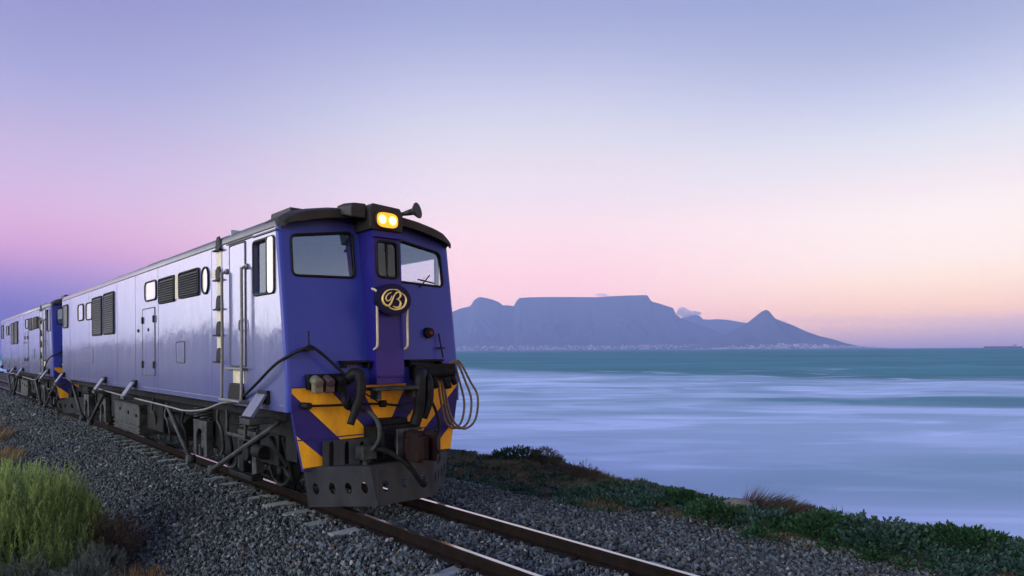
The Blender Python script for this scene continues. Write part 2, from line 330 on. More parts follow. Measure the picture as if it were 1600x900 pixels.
# ------------------------------------------------------------------ sea
def sea_mesh():
    ys = np.concatenate([np.geomspace(9, 60, 70), np.geomspace(60.5, 420, 190), np.geomspace(425, 29000, 60)])
    xs = np.linspace(-1, 1, 121); co = []
    Y = np.repeat(ys[:, None], 121, 1); X0 = np.maximum(-(Y * 1.5 + 25), -6000); X1 = np.minimum(Y * 1.6 + 25, 25000); X = X0 + (X1 - X0) * (xs[None, :] + 1) / 2
    w = smooth(45, 110, Y) * (1 - smooth(300, 420, Y))
    ph = fbm(X * .012, Y * .004, 3) * 26
    swell = np.sin(Y * .16 + X * .012 + ph) * .5 + np.sin(Y * .083 + X * .006 + 2 + ph * .7) * .5
    Z = SEA + w * np.sign(swell) * np.abs(swell) ** 1.4 * .42
    a, b = Y.shape; co = np.stack([X, Y, Z], -1).reshape(-1, 3); idx = np.arange(a * b).reshape(a, b)
    q = np.stack([idx[:-1, :-1], idx[:-1, 1:], idx[1:, 1:], idx[1:, :-1]], -1).reshape(-1, 4)
    me = bpy.data.meshes.new('sea'); me.from_pydata(co.tolist(), [], q.tolist()); me.polygons.foreach_set('use_smooth', np.ones(len(q), bool)); return me
def sea_material():
    m = bpy.data.materials.new('surf_water'); m.use_nodes = True; t = m.node_tree; p = t.nodes['Principled BSDF']; L = t.links.new
    g = N(t, 'ShaderNodeNewGeometry'); sp = N(t, 'ShaderNodeSeparateXYZ'); L(g.outputs['Position'], sp.inputs[0])
    def noise(sc, st, det=4, rot=0.0, dist=0.0):
        mp = N(t, 'ShaderNodeMapping'); mp.inputs['Scale'].default_value = (*st, 1); mp.inputs['Rotation'].default_value = (0, 0, rot); L(g.outputs['Position'], mp.inputs[0])
        n = N(t, 'ShaderNodeTexNoise', i_Scale=sc, i_Detail=det, i_Distortion=dist); L(mp.outputs[0], n.inputs['Vector']); return n.outputs[0]
    def mth(op, a, b=None, cl=False):
        n = N(t, 'ShaderNodeMath', operation=op, use_clamp=cl)
        for i, x in enumerate((a, b)):
            if x is None: continue
            if isinstance(x, (int, float)): n.inputs[i].default_value = x
            else: L(x, n.inputs[i])
        return n.outputs[0]
    def mapr(x, a, b, c, d, sm=True):
        n = N(t, 'ShaderNodeMapRange', i_1=a, i_2=b, i_3=c, i_4=d)
        if sm: n.interpolation_type = 'SMOOTHSTEP'
        L(x, n.inputs[0]); return n.outputs[0]
    # warped distance from the shore, so that the edge of the surf wanders
    wob = noise(.016, (1, .35), 3); Yw = mth('ADD', sp.outputs[1], mth('MULTIPLY', mth('SUBTRACT', wob, .5), 90.0))
    Yw = mth('ADD', Yw, mth('MULTIPLY', sp.outputs[0], .85))
    zone = mapr(Yw, 150, 200, 1.0, 0.0)                             # surf zone
    far = mapr(sp.outputs[1], 120, 220, 1.0, 0.0)
    bands = noise(.05, (.42, 1), 5, .1, 1.8)                      # long streaks along the waves
    soft = noise(.06, (.45, .9), 5, -.12, 1.1)
    fine = noise(.5, (.25, 1), 5, .03, .5)
    f = mth('ADD', mth('MULTIPLY', bands, .3), mth('ADD', mth('MULTIPLY', soft, .62), mth('MULTIPLY', fine, .2)))
    f = mapr(f, .44, .68, 0.0, 1.0)
    near = mth('MAXIMUM', mapr(f, 0, 1, .4, .9, False), mapr(sp.outputs[1], 45, 80, .62, 0))
    lines = mth('MULTIPLY', mapr(bands, .55, .66, 0, .75), far)
    brk = mth('MULTIPLY', mapr(mth('ABSOLUTE', mth('SUBTRACT', Yw, 158.0)), 2, 26, 1.0, 0.0), mapr(soft, .4, .6, .1, 1.0))   # the line of breakers
    wisps = mth('MULTIPLY', mapr(noise(.13, (.3, 1), 6, .1, 2.2), .5, .72, 0, .34), zone)
    foam = mth('MAXIMUM', mth('MAXIMUM', mth('ADD', mth('MULTIPLY', near, zone), wisps), brk), lines, True)
    beach = mapr(sp.outputs[1], 17, 27, .35, 0.0)
    foam = mth('ADD', foam, beach, True)
    def patch(cx, cy, rx, ry, k):                                  # the hollow of a wave: clear water between the foam
        dx = mth('DIVIDE', mth('SUBTRACT', sp.outputs[0], cx), rx); dy = mth('DIVIDE', mth('SUBTRACT', sp.outputs[1], cy), ry)
        d = mth('ADD', mth('MULTIPLY', dx, dx), mth('MULTIPLY', dy, dy)); d = mth('ADD', d, mth('MULTIPLY', mth('SUBTRACT', soft, .5), 2.2))
        return mapr(d, .1, 1.3, k, 0.0)
    hollow = mth('MAXIMUM', patch(46, 66, 26, 8, .8), mth('MAXIMUM', patch(45, 140, 14, 12, .9), patch(28, 27, 18, 7, .35)))
    foam = mth('MULTIPLY', foam, mth('SUBTRACT', 1.0, hollow), True)
    teal = N(t, 'ShaderNodeMix', data_type='RGBA'); L(mapr(noise(.03, (.2, 1), 4), .35, .65, 0, 1), teal.inputs[0])
    teal.inputs[6].default_value = (.024, .175, .225, 1); teal.inputs[7].default_value = (.042, .235, .3, 1)
    mx = N(t, 'ShaderNodeMix', data_type='RGBA'); L(foam, mx.inputs[0]); L(teal.outputs[2], mx.inputs[6]); mx.inputs[7].default_value = (.55, .69, .94, 1)
    df = N(t, 'ShaderNodeBsdfDiffuse'); gs = N(t, 'ShaderNodeBsdfGlossy', i_Roughness=.35); L(mx.outputs[2], df.inputs[0]); ms = N(t, 'ShaderNodeMixShader')
    L(mapr(foam, 0, 1, .1, .03, False), ms.inputs[0]); L(df.outputs[0], ms.inputs[1]); L(gs.outputs[0], ms.inputs[2]); L(ms.outputs[0], t.nodes['Material Output'].inputs[0]); t.nodes.remove(p)
    bp = N(t, 'ShaderNodeBump', i_Strength=.35, i_Distance=.25); L(noise(.9, (.3, 1), 5), bp.inputs['Height']); L(bp.outputs[0], df.inputs['Normal']); L(bp.outputs[0], gs.inputs['Normal'])
    return m
tag(link('sea', sea_mesh(), sea_material()), 'milky surf near the shore and teal sea out to the horizon', 'sea', kind='structure')

# ------------------------------------------------------------------ mountains across the bay
M['rock'] = material('far_rock', (.03, .035, .045), .95, var=(.05, .05, .055), vscale=.0016, detail=8)
def mountain(name, prof, Y0, Y1, Y2, label, seed, cliff):
    px = np.array([p[0] for p in prof], float); py = np.array([p[1] for p in prof], float)
    Xc = (px - 800) / 1000 * Y1; H = (548 - .0067 * (px - 800) - py) / 1000 * Y1 + HC
    xs = np.arange(Xc[0], Xc[-1], 13.0); hs = np.interp(xs, Xc, H)
    ys = np.concatenate([np.linspace(Y0, Y1, 40), np.linspace(Y1, Y2, 14)[1:]])
    Xg, Yg = np.meshgrid(xs, ys, indexing='ij'); hg = np.repeat(hs[:, None], len(ys), 1)
    t = np.clip((Yg - Y0) / (Y1 - Y0), 0, 1); gul = fbm(Xg / 420, Yg / 900, seed, 5)
    sh = np.where(t < .78, t / .78 * (1 - cliff), (1 - cliff) + cliff * smooth(.78, 1.0, t))
    sh = sh * (1 - .32 * (gul - .35) * np.sin(np.pi * np.clip(t, 0, 1)) * 2)
    back = 1 - .75 * np.clip((Yg - Y1) / (Y2 - Y1), 0, 1)
    Z = SEA - 4 + np.maximum(hg - SEA + 4, 0) * np.minimum(sh, 1) * back
    a, b = Xg.shape; idx = np.arange(a * b).reshape(a, b); co = np.stack([Xg, Yg, Z], -1).reshape(-1, 3)
    q = np.stack([idx[:-1, :-1], idx[1:, :-1], idx[1:, 1:], idx[:-1, 1:]], -1).reshape(-1, 4)
    me = bpy.data.meshes.new(name); me.from_pydata(co.tolist(), [], q.tolist())
    o = tag(link(name, me, M['rock']), label, 'mountain', kind='structure')
    return xs, ys, Z
T1 = mountain('flat_topped_mountain', [(430,548),(520,540),(600,515),(660,500),(700,490),(720,482),(735,478.5),(742,468),(750,464),(758,465),(770,468),(780,472),(786,477),(795,477),(803,478.5),(807,471),(812,465.5),(830,464.5),(850,464),(900,464),(930,464.3),(955,462.8),(985,461.5),(1012,461),(1016,468),(1020,471.5),(1030,474),(1042,478),(1052,481),(1056,491),(1064,497),(1080,503),(1100,510),(1130,522),(1180,535),(1230,545)],
    12300, 14500, 17000, 'wide flat-topped mountain across the bay', 3, .42)
mountain('distant_ridge', [(1020,548),(1045,515),(1060,501),(1068,496),(1078,492),(1087,491.5),(1094,494),(1099,499),(1110,499.5),(1122,498.5),(1140,500),(1158,503.5),(1180,506),(1230,516),(1290,532),(1330,544)], 15500, 17500, 19500, 'pale far ridge between the flat-topped mountain and the pointed peak', 8, .2)
T3 = mountain('pointed_peak', [(1040,547),(1080,541),(1105,532),(1130,523),(1150,514),(1165,506.5),(1175,499),(1183,492.5),(1190,487),(1197,484),(1201,485.5),(1205,490),(1210,497),(1220,501),(1240,508.5),(1260,518),(1280,525),(1300,529.5),(1320,536),(1345,542),(1370,545)], 11000, 12200, 14000, 'pointed cone peak across the bay', 5, .3)
def town():
    mb_v, mb_f = [], []
    for xs, ys, Z, n, hmax in ((*T1, 1500, 95), (*T3, 620, 85)):
        k = 0
        while k < n:
            i = rng.integers(0, len(xs)); j = int(min(abs(rng.normal(0, 4.0)), 14)) + 1; z = Z[i, j]
            if z < 3 or z > hmax: 
                k += .2; continue
            k += 1
            w, d, h = rng.uniform(10, 42), 20, rng.uniform(7, 20) * (1.9 if rng.random() < .06 else 1); x, y = xs[i] + rng.uniform(-19, 19), ys[j]
            o = len(mb_v); mb_v += [(x + a * w, y + b * d, z + c) for a in (-.5, .5) for b in (-.5, .5) for c in (-8, h)]
            mb_f += [tuple(o + q for q in f) for f in ((0,1,3,2),(4,6,7,5),(0,4,5,1),(2,3,7,6),(0,2,6,4),(1,5,7,3))]
    me = bpy.data.meshes.new('distant_town'); me.from_pydata(mb_v, [], mb_f)
    m = material('town_walls', (.55, .52, .48), .8, var=(.2, .19, .2), vscale=.012, detail=2)
    tag(link('distant_town', me, m), 'pale specks of a town along the foot of the mountains', 'town', kind='stuff')
town()
def ship():
    e = empty('cargo_ship', (5215, 6800, SEA)); e.rotation_euler.z = R(4)
    hull = [(-205, 6), (-198, 18), (-186, 18), (-184, 14), (205, 14), (214, 18), (200, -1), (-196, -1)]
    MB().prism([(x, -15, z) for x, z in hull], [(x, 15, z) for x, z in hull]).build('hull', material('ship_hull', (.03, .01, .012), .7), e)
    MB().box(120, 150, -13, 13, 14, 34).box(134, 142, -4, 4, 34, 42).build('superstructure', material('ship_house', (.3, .25, .27), .7), e)
    mb = MB()
    for k in range(9): mb.box(-170 + k * 30, -148 + k * 30, -12, 12, 14, 18)
    mb.build('hatch_covers', material('ship_hatches', (.12, .06, .055), .7), e)
    tag(e, 'long low cargo ship on the horizon at the edge of the picture', 'ship')
ship()
def cloud(name, px, py, Y, w, h, seed, label):
    bm = bmesh.new(); r = random.Random(seed)
    for k in range(9):
        a = r.uniform(-.5, .5); s_ = (1 - abs(a) * 1.3) * r.uniform(.5, .9)
        mat = Matrix.Translation((a * w, r.uniform(-.2, .2) * w, r.uniform(-.15, .2) * h)) @ Matrix.Diagonal((w * .3 * s_, w * .25, h * .42 * s_, 1))
        bmesh.ops.create_icosphere(bm, subdivisions=3, radius=1, matrix=mat)
    me = bpy.data.meshes.new(name); bm.to_mesh(me); bm.free()
    m = bpy.data.materials.new(name + '_vapour'); m.use_nodes = True; t = m.node_tree; t.nodes.clear()
    pv = N(t, 'ShaderNodeVolumePrincipled'); o = N(t, 'ShaderNodeOutputMaterial'); pv.inputs['Color'].default_value = (.9, .88, .95, 1); pv.inputs['Density'].default_value = .009
    t.links.new(pv.outputs[0], o.inputs['Volume'])
    tag(link(name, me, m, loc=((px - 800) / 1000 * Y, Y, (548 - .0067 * (px - 800) - py) / 1000 * Y + HC)), label, 'cloud', kind='stuff')
cloud('cloud_puff', 1071, 488, 15300, 620, 300, 2, 'small pale cloud resting on the shoulder of the flat-topped mountain')
cloud('cloud_wisp', 940, 461, 15300, 330, 110, 5, 'tiny wisp of cloud over the flat summit')

# ------------------------------------------------------------------ track
def make_track():
    t = empty('railway_track', (0, 0, 0), TROT)
    prof = [(-.065, -.155), (.065, -.155), (.065, -.143), (.012, -.125), (.01, -.045), (.034, -.035), (.036, -.012), (.03, -.003), (.018, 0), (-.018, 0), (-.03, -.003), (-.036, -.012), (-.034, -.035), (-.01, -.045), (-.012, -.125), (-.065, -.143)]
    u0, u1 = -260, 14
    for v in (VC - .533, VC + .533):
        rl = MB().prism([(u0, v + a, b) for a, b in prof], [(u1, v + a, b) for a, b in prof]).build('rail', M['rail'], t)
        MB().box(u0, u1, v - .027, v + .024, -.006, .0025).build('running_surface', M['railtop'], rl)
    first = None; clip = None
    for k in range(8, -65, -1):
        u = k * .7 + .2 + random.uniform(-.03, .03)
        if first is None:
            sec = lambda w: [(-w, 0), (w, 0), (w * .82, .19), (-w * .82, .19)]
            mb = MB().prism([(a, -1.02, b) for a, b in sec(.125)], [(a, 1.02, b) for a, b in sec(.125)])
            first = o = mb.build('sleeper', M['concrete'], t, bevel=.012); me = o.data
            clip = MB().box(-.05, .05, -.03, .03, .19, .225).build('rail_clip', M['rust'], o, bevel=.008); clip.location.y = -.533 - .085
        else:
            o = first.copy(); col.objects.link(o)
        for y in (-.618, -.448, .448, .618):
            if u > -16 and not (o is first and y < -.6):
                c = clip.copy(); col.objects.link(c); c.parent = o; c.location.y = y
        o.parent = t; o.location = (u, VC, -.352 + random.uniform(-.006, .006)); o.rotation_euler.z = random.uniform(-.02, .02)
    tag(t, 'single railway track of rusty polished rails on concrete sleepers', 'railway track')
make_track()

# scatter: one object, points carry rotation, scale and which prototype
def scatter(name, pts, rot, scl, idx, protos):
    pc = bpy.data.collections.new(name + '_prototypes')
    for p in protos: pc.objects.link(p)
    me = bpy.data.meshes.new(name); me.vertices.add(len(pts)); me.vertices.foreach_set('co', np.asarray(pts, np.float32).ravel())
    for nm, ty, dat in (('rot', 'FLOAT_VECTOR', rot), ('scl', 'FLOAT_VECTOR', scl)):
        a = me.attributes.new(nm, ty, 'POINT'); a.data.foreach_set('vector', np.asarray(dat, np.float32).ravel())
    a = me.attributes.new('idx', 'INT', 'POINT'); a.data.foreach_set('value', np.asarray(idx, np.int32))
    g = bpy.data.node_groups.new(name + '_scatter', 'GeometryNodeTree')
    g.interface.new_socket('Geometry', in_out='INPUT', socket_type='NodeSocketGeometry'); g.interface.new_socket('Geometry', in_out='OUTPUT', socket_type='NodeSocketGeometry')
    gi = g.nodes.new('NodeGroupInput'); go = g.nodes.new('NodeGroupOutput'); ip = g.nodes.new('GeometryNodeInstanceOnPoints'); ci = g.nodes.new('GeometryNodeCollectionInfo')
    ci.inputs['Collection'].default_value = pc; ci.inputs['Separate Children'].default_value = True; ci.inputs['Reset Children'].default_value = True
    def at(nm, dt):
        n = g.nodes.new('GeometryNodeInputNamedAttribute'); n.data_type = dt; n.inputs[0].default_value = nm; return n.outputs[0]
    L = g.links.new; L(gi.outputs[0], ip.inputs['Points']); L(ci.outputs[0], ip.inputs['Instance']); ip.inputs['Pick Instance'].default_value = True
    L(at('idx', 'INT'), ip.inputs['Instance Index']); L(at('rot', 'FLOAT_VECTOR'), ip.inputs['Rotation']); L(at('scl', 'FLOAT_VECTOR'), ip.inputs['Scale']); L(ip.outputs[0], go.inputs[0])
    o = link(name, me); md = o.modifiers.new('scatter', 'NODES'); md.node_group = g; return o
def proto(name, me, mat):
    o = bpy.data.objects.new(name, me); me.materials.append(mat); return o
def in_view(u, v, z, m=1.25):
    X = u * S + v * C; Y = -u * C + v * S
    return (Y > 1.5) & (np.abs(X) < Y * .8 * m + .6) & ((z - HC) > -Y * .36 * m - .4)
def stones():
    mats = [material('ballast_stone', (.034, .048, .054), .8, var=(.105, .132, .138), vscale=30, rand=.75, spec=.4),
            material('ballast_stone_pale', (.2, .23, .23), .8, var=(.13, .15, .15), vscale=30, rand=.5), material('ballast_stone_brown', (.085, .065, .045), .85, rand=.5)]
    pr = []
    for k in range(10):
        bm = bmesh.new(); r = np.random.default_rng(k)
        for p in r.normal(size=(13, 3)): bm.verts.new(p / np.linalg.norm(p) * np.array([1, .8, .62]) * r.uniform(.8, 1.1))
        h = bmesh.ops.convex_hull(bm, input=bm.verts); 
        bmesh.ops.delete(bm, geom=[e for e in h['geom_interior'] if isinstance(e, bmesh.types.BMVert)], context='VERTS')
        me = bpy.data.meshes.new('ballast_stone_shape'); bm.to_mesh(me); bm.free()
        pr.append(proto('ballast_stone_%02d' % k, me, mats[0] if k < 8 else mats[k - 7]))
    P, Sc = [], []
    for (d0, d1, dens, sz) in ((0, 9, 900, .027), (9, 14, 640, .029), (14, 24, 340, .036), (24, 60, 140, .052)):
        n = int(dens * 66 * 7.2); u = rng.uniform(-58, 8, n); v = rng.uniform(1.75, 9.2, n); Y = -u * C + v * S
        z = np.where(v > edge_v(u), bank_z(u, v) + .01, np.where(v > 7.6, np.maximum(ballast_z(v), bank_z(u, v)), ballast_z(v))); k = (Y > d0) & (Y <= d1) & in_view(u, v, z)
        k &= np.where((v < 2.6), rng.random(n) < smooth(1.7, 2.5, v + (vnoise(u * 1.2, v) - .5) * .9), True)
        k &= v < edge_v(u) + .22
        for vr in (VC - .533, VC + .533): k &= np.abs(v - vr) > .085 + sz * .5
        us = np.abs((u - .2 + .35) % .7 - .35) < .13; on = us & (np.abs(v - VC) < 1.04)
        bare = vnoise(u * 1.9 + 3, v * 2.3, 8)
        k &= ~(on & (bare > .33 + .25 * (vnoise(np.floor((u - .2 + .35) / .7) * 7.3, v * 0, 31) - .3)) & (np.abs(v - VC) > .6))
        u, v, z = u[k], v[k], z[k] ; z = z + rng.uniform(-.022, .018, len(u)) + np.where(on[k], .022, 0)
        inner = (np.abs(v - VC) < .5); z -= inner * .004
        P.append(np.stack([u, v, z], 1)); Sc.append(rng.uniform(.45, 1.5, (len(u), 1)) ** 1.2 * sz * np.ones((1, 3)))
    P = np.concatenate(P); Sc = np.concatenate(Sc); n = len(P)
    idx = np.where(rng.random(n) < .87, rng.integers(0, 8, n), rng.integers(8, 10, n))
    o = scatter('ballast_gravel', P, rng.uniform(0, 6.28, (n, 3)), Sc, idx, pr); o.rotation_euler.z = TROT
    tag(o, 'loose dark grey crushed stone ballast around the rails', 'gravel', kind='stuff'); print('stones', n)
stones()

# ------------------------------------------------------------------ plants
def plant_mat(name, dark, light, rough=.6, trans=.25):
    m = bpy.data.materials.new(name); m.use_nodes = True; t = m.node_tree; p = t.nodes['Principled BSDF']; p.inputs['Roughness'].default_value = rough
    p.inputs['Specular IOR Level'].default_value = .25
    a = N(t, 'ShaderNodeAttribute', attribute_name='rnd'); r_ = N(t, 'ShaderNodeObjectInfo')
    ad = N(t, 'ShaderNodeMath', operation='MULTIPLY_ADD', i_1=.3); t.links.new(r_.outputs['Random'], ad.inputs[0]); t.links.new(a.outputs['Fac'], ad.inputs[2])
    mx = N(t, 'ShaderNodeMix', data_type='RGBA'); t.links.new(ad.outputs[0], mx.inputs[0]); mx.inputs[6].default_value = (*dark, 1); mx.inputs[7].default_value = (*light, 1)
    t.links.new(mx.outputs[2], p.inputs['Base Color'])
    tr = N(t, 'ShaderNodeBsdfTranslucent'); t.links.new(mx.outputs[2], tr.inputs[0]); ms = N(t, 'ShaderNodeMixShader', i_0=trans)
    t.links.new(p.outputs[0], ms.inputs[1]); t.links.new(tr.outputs[0], ms.inputs[2]); t.links.new(ms.outputs[0], t.nodes['Material Output'].inputs[0]); return m
def norm(a): return a / np.maximum(np.linalg.norm(a, axis=1, keepdims=True), 1e-6)
def leaves(name, B, Dr, Ln, Wd, droop=.0, rnd=None):
    n = len(B); Dr = norm(Dr); side = norm(np.cross(Dr, rng.normal(size=(n, 3)))); Ln = Ln[:, None]; Wd = Wd[:, None]
    dn = np.array([[0, 0, -1.0]]) * droop * Ln
    v = np.stack([B - side * Wd * .25, B + side * Wd * .25, B + Dr * Ln * .5 + side * Wd * .5 + dn * .3, B + Dr * Ln * .5 - side * Wd * .5 + dn * .3, B + Dr * Ln + dn], 1).reshape(-1, 3)
    o = np.arange(n)[:, None] * 5; loops = np.concatenate([o + np.array([[0, 1, 2, 3]]), o + np.array([[3, 2, 4]])], 1).ravel()
    me = bpy.data.meshes.new(name); me.vertices.add(n * 5); me.vertices.foreach_set('co', v.astype(np.float32).ravel())
    me.loops.add(len(loops)); me.loops.foreach_set('vertex_index', loops.astype(np.int32)); me.polygons.add(n * 2)
    st = (np.arange(n)[:, None] * 7 + np.array([[0, 4]])).ravel(); me.polygons.foreach_set('loop_start', st.astype(np.int32)); me.polygons.foreach_set('loop_total', np.tile([4, 3], n).astype(np.int32))
    me.update(calc_edges=True)
    a = me.attributes.new('rnd', 'FLOAT', 'POINT'); a.data.foreach_set('value', np.repeat(rng.random(n) if rnd is None else rnd, 5).astype(np.float32)); return me
M['broom'] = plant_mat('broom_green', (.07, .135, .04), (.34, .47, .16), trans=.35)
M['broomtip'] = plant_mat('broom_tip', (.06, .15, .03), (.13, .25, .05), trans=.35)
M['greygreen'] = plant_mat('grey_green_shrub', (.06, .085, .07), (.17, .2, .17))
M['straw'] = plant_mat('dry_straw', (.16, .1, .035), (.32, .22, .08))
M['orange'] = plant_mat('orange_dry_grass', (.16, .11, .045), (.34, .25, .12))
M['brown'] = plant_mat('brown_dead_twigs', (.036, .03, .022), (.11, .09, .065))
M['stem'] = material('plant_stem', (.05, .04, .025), .9)
M['succulent'] = plant_mat('succulent_green', (.005, .026, .011), (.03, .085, .035), .5, .1)
M['bluegreen'] = plant_mat('blue_green_leaf', (.008, .03, .025), (.05, .105, .085), .5, .1)
M['drycover'] = plant_mat('dry_cover', (.08, .07, .045), (.21, .185, .115))
def shrub(name, u, v, z, rx, ry, h, n, per, leaf, mat, label, cat, group=None, lean=(0, 0), stems=14, up=.75):
    e = empty(name, W(u, v, z), TROT)
    ang = rng.uniform(0, 6.283, n); rad = np.sqrt(rng.random(n)); rx_ = rad * np.cos(ang); ry_ = rad * np.sin(ang)
    dome = np.sqrt(np.maximum(1 - rad ** 2 * .85, .05)); lump = .62 + .42 * vnoise(rx_ * 2.6 + u * 3, ry_ * 2.6 + v, 4) + .26 * vnoise(rx_ * 7 + u * 3, ry_ * 7 + v, 14)
    lv = 1 - rng.random(n) ** 2.2 * .75
    tip = np.stack([rx_ * rx + lean[0] * h, ry_ * ry + lean[1] * h, h * dome * lump * lv], 1)
    dirs = norm(np.stack([rx_ * (1 - up) * 1.6 + lean[0], ry_ * (1 - up) * 1.6 + lean[1], np.full(n, up)], 1) + rng.normal(size=(n, 3)) * .12)
    sl = np.minimum(rng.uniform(.16, .34, n) * h / 1.2, tip[:, 2] * .95)
    t = np.linspace(0, 1, per)[None, :, None]; B = tip[:, None, :] - dirs[:, None, :] * sl[:, None, None] * (1 - t); B = B.reshape(-1, 3)
    Dd = np.repeat(dirs, per, 0) + rng.normal(size=(n * per, 3)) * np.tile(np.linspace(.55, .2, per), n)[:, None]
    tt = np.tile(np.linspace(1, .55, per), n)
    rn = np.clip(np.repeat(rng.random(n), per) * .6 + np.tile(np.linspace(0, .35, per), n) + rng.random(n * per) * .1, 0, 1)
    link('foliage', leaves('foliage', B, Dd, leaf[0] * tt * rng.uniform(.7, 1.2, n * per), np.full(n * per, leaf[1]), 0, rn), mat, e)
    mb = MB()
    for k in range(stems):
        a = random.uniform(0, 6.28); q = random.uniform(.2, .8); tx, ty = math.cos(a) * q * rx, math.sin(a) * q * ry
        mb.tube(spline([(tx * .12, ty * .12, -.05), (tx * .5 + lean[0] * h * .3, ty * .5 + lean[1] * h * .3, h * .35), (tx + lean[0] * h * .8, ty + lean[1] * h * .8, h * .72)], 4), [.014 * h, .012 * h, .011 * h, .01 * h, .008 * h, .007 * h, .006 * h, .005 * h, .004 * h], 5)
    mb.build('stems', M['stem'], e, fix=False)
    tag(e, label, cat, group); return e
def tuft(name, u, v, z, r, h, n, mat, label, cat='grass tuft', group=None, spread=.35, wd=.006, lean=(0, 0)):
    a = rng.uniform(0, 6.283, n); q = np.sqrt(rng.random(n)) * r; B = np.stack([np.cos(a) * q, np.sin(a) * q, np.full(n, -.02)], 1)
    Dd = np.stack([np.cos(a) * spread * q / r + lean[0], np.sin(a) * spread * q / r + lean[1], np.ones(n)], 1) + rng.normal(size=(n, 3)) * .16
    o = link(name, leaves(name, B, Dd, h * rng.uniform(.45, 1.1, n), np.full(n, wd), .18), mat, loc=W(u, v, z), rz=TROT)
    return tag(o, label, cat, group, 'thing')
lz = lambda u, v: float(max(land_z(np.array(float(u)), np.array(float(v))), ballast_z(v) - .03 if v > 1.95 else -9))
bz = lambda u, v: float(bank_z(np.array(float(u)), np.array(float(v))))
shrub('broom_bush', -11.0, 1.1, -.78, 1.2, 1.0, 1.55, 1700, 24, (.08, .011), M['broom'], 'big bright green feathery bush in the foreground corner beside the ballast', 'bush', up=.86)
shrub('broom_bush', -10.2, -.6, -.78, .9, .8, 1.35, 900, 20, (.085, .012), M['broom'], 'green bush cut by the picture edge behind the big feathery bush', 'bush', up=.86)
shrub('dead_twig_bush', -10.3, 2.05, -.75, .42, .4, .72, 420, 12, (.09, .005), M['brown'], 'dead brown twiggy bush against the side of the green bush', 'bush', up=.6)
for k, (u, v, h) in enumerate([(-9.2, 1.55, .5), (-9.5, .95, .55), (-9.35, .35, .5), (-9.0, 1.2, .38), (-9.75, 1.75, .5)]):
    shrub('grey_shrub', u, v, -.77, .34, .34, h, 170, 12, (.07, .007), M['greygreen'], ['low grey green shrub under the right side of the bush', 'low grey green shrub at the foot of the bush centre', 'low grey green shrub under the left side of the bush', 'smallest grey green shrub at the bottom picture edge', 'grey green shrub between the bush and the dead twigs'][k], 'shrub', 'grey shrubs below the bush', up=.7, stems=6)
for k, (u, v, h, n) in enumerate([(-8.95, 1.95, .42, 110), (-9.1, 2.15, .34, 80), (-8.85, 2.3, .3, 70)]):
    tuft('straw_grass', u, v, -.76, .16, h, n, M['straw'], ['tall straw yellow grass tuft at the bottom beside the ballast', 'middle straw yellow grass tuft on the ballast edge', 'thin straw grass tuft farthest onto the ballast'][k], group='straw tufts on the ballast edge')
for k, (u, v, r, h) in enumerate([(-22.3, 1.65, .6, .6), (-20.8, 1.35, .45, .42), (-27.5, 1.75, .6, .9), (-24.6, 1.1, .6, .75), (-31, 1.6, .7, .8)]):
    tuft('orange_grass', u, v, -.78, r, h, 380, M['orange'], ['orange dry grass tuft above the green bush at the picture edge', 'low orange dry grass tuft just behind the green bush', 'tall orange grass tuft farther along the ballast edge', 'orange grass tuft set back from the ballast edge', 'farthest orange grass tuft beside the rear locomotive'][k], group='orange dry grass along the ballast', spread=.6, wd=.014)

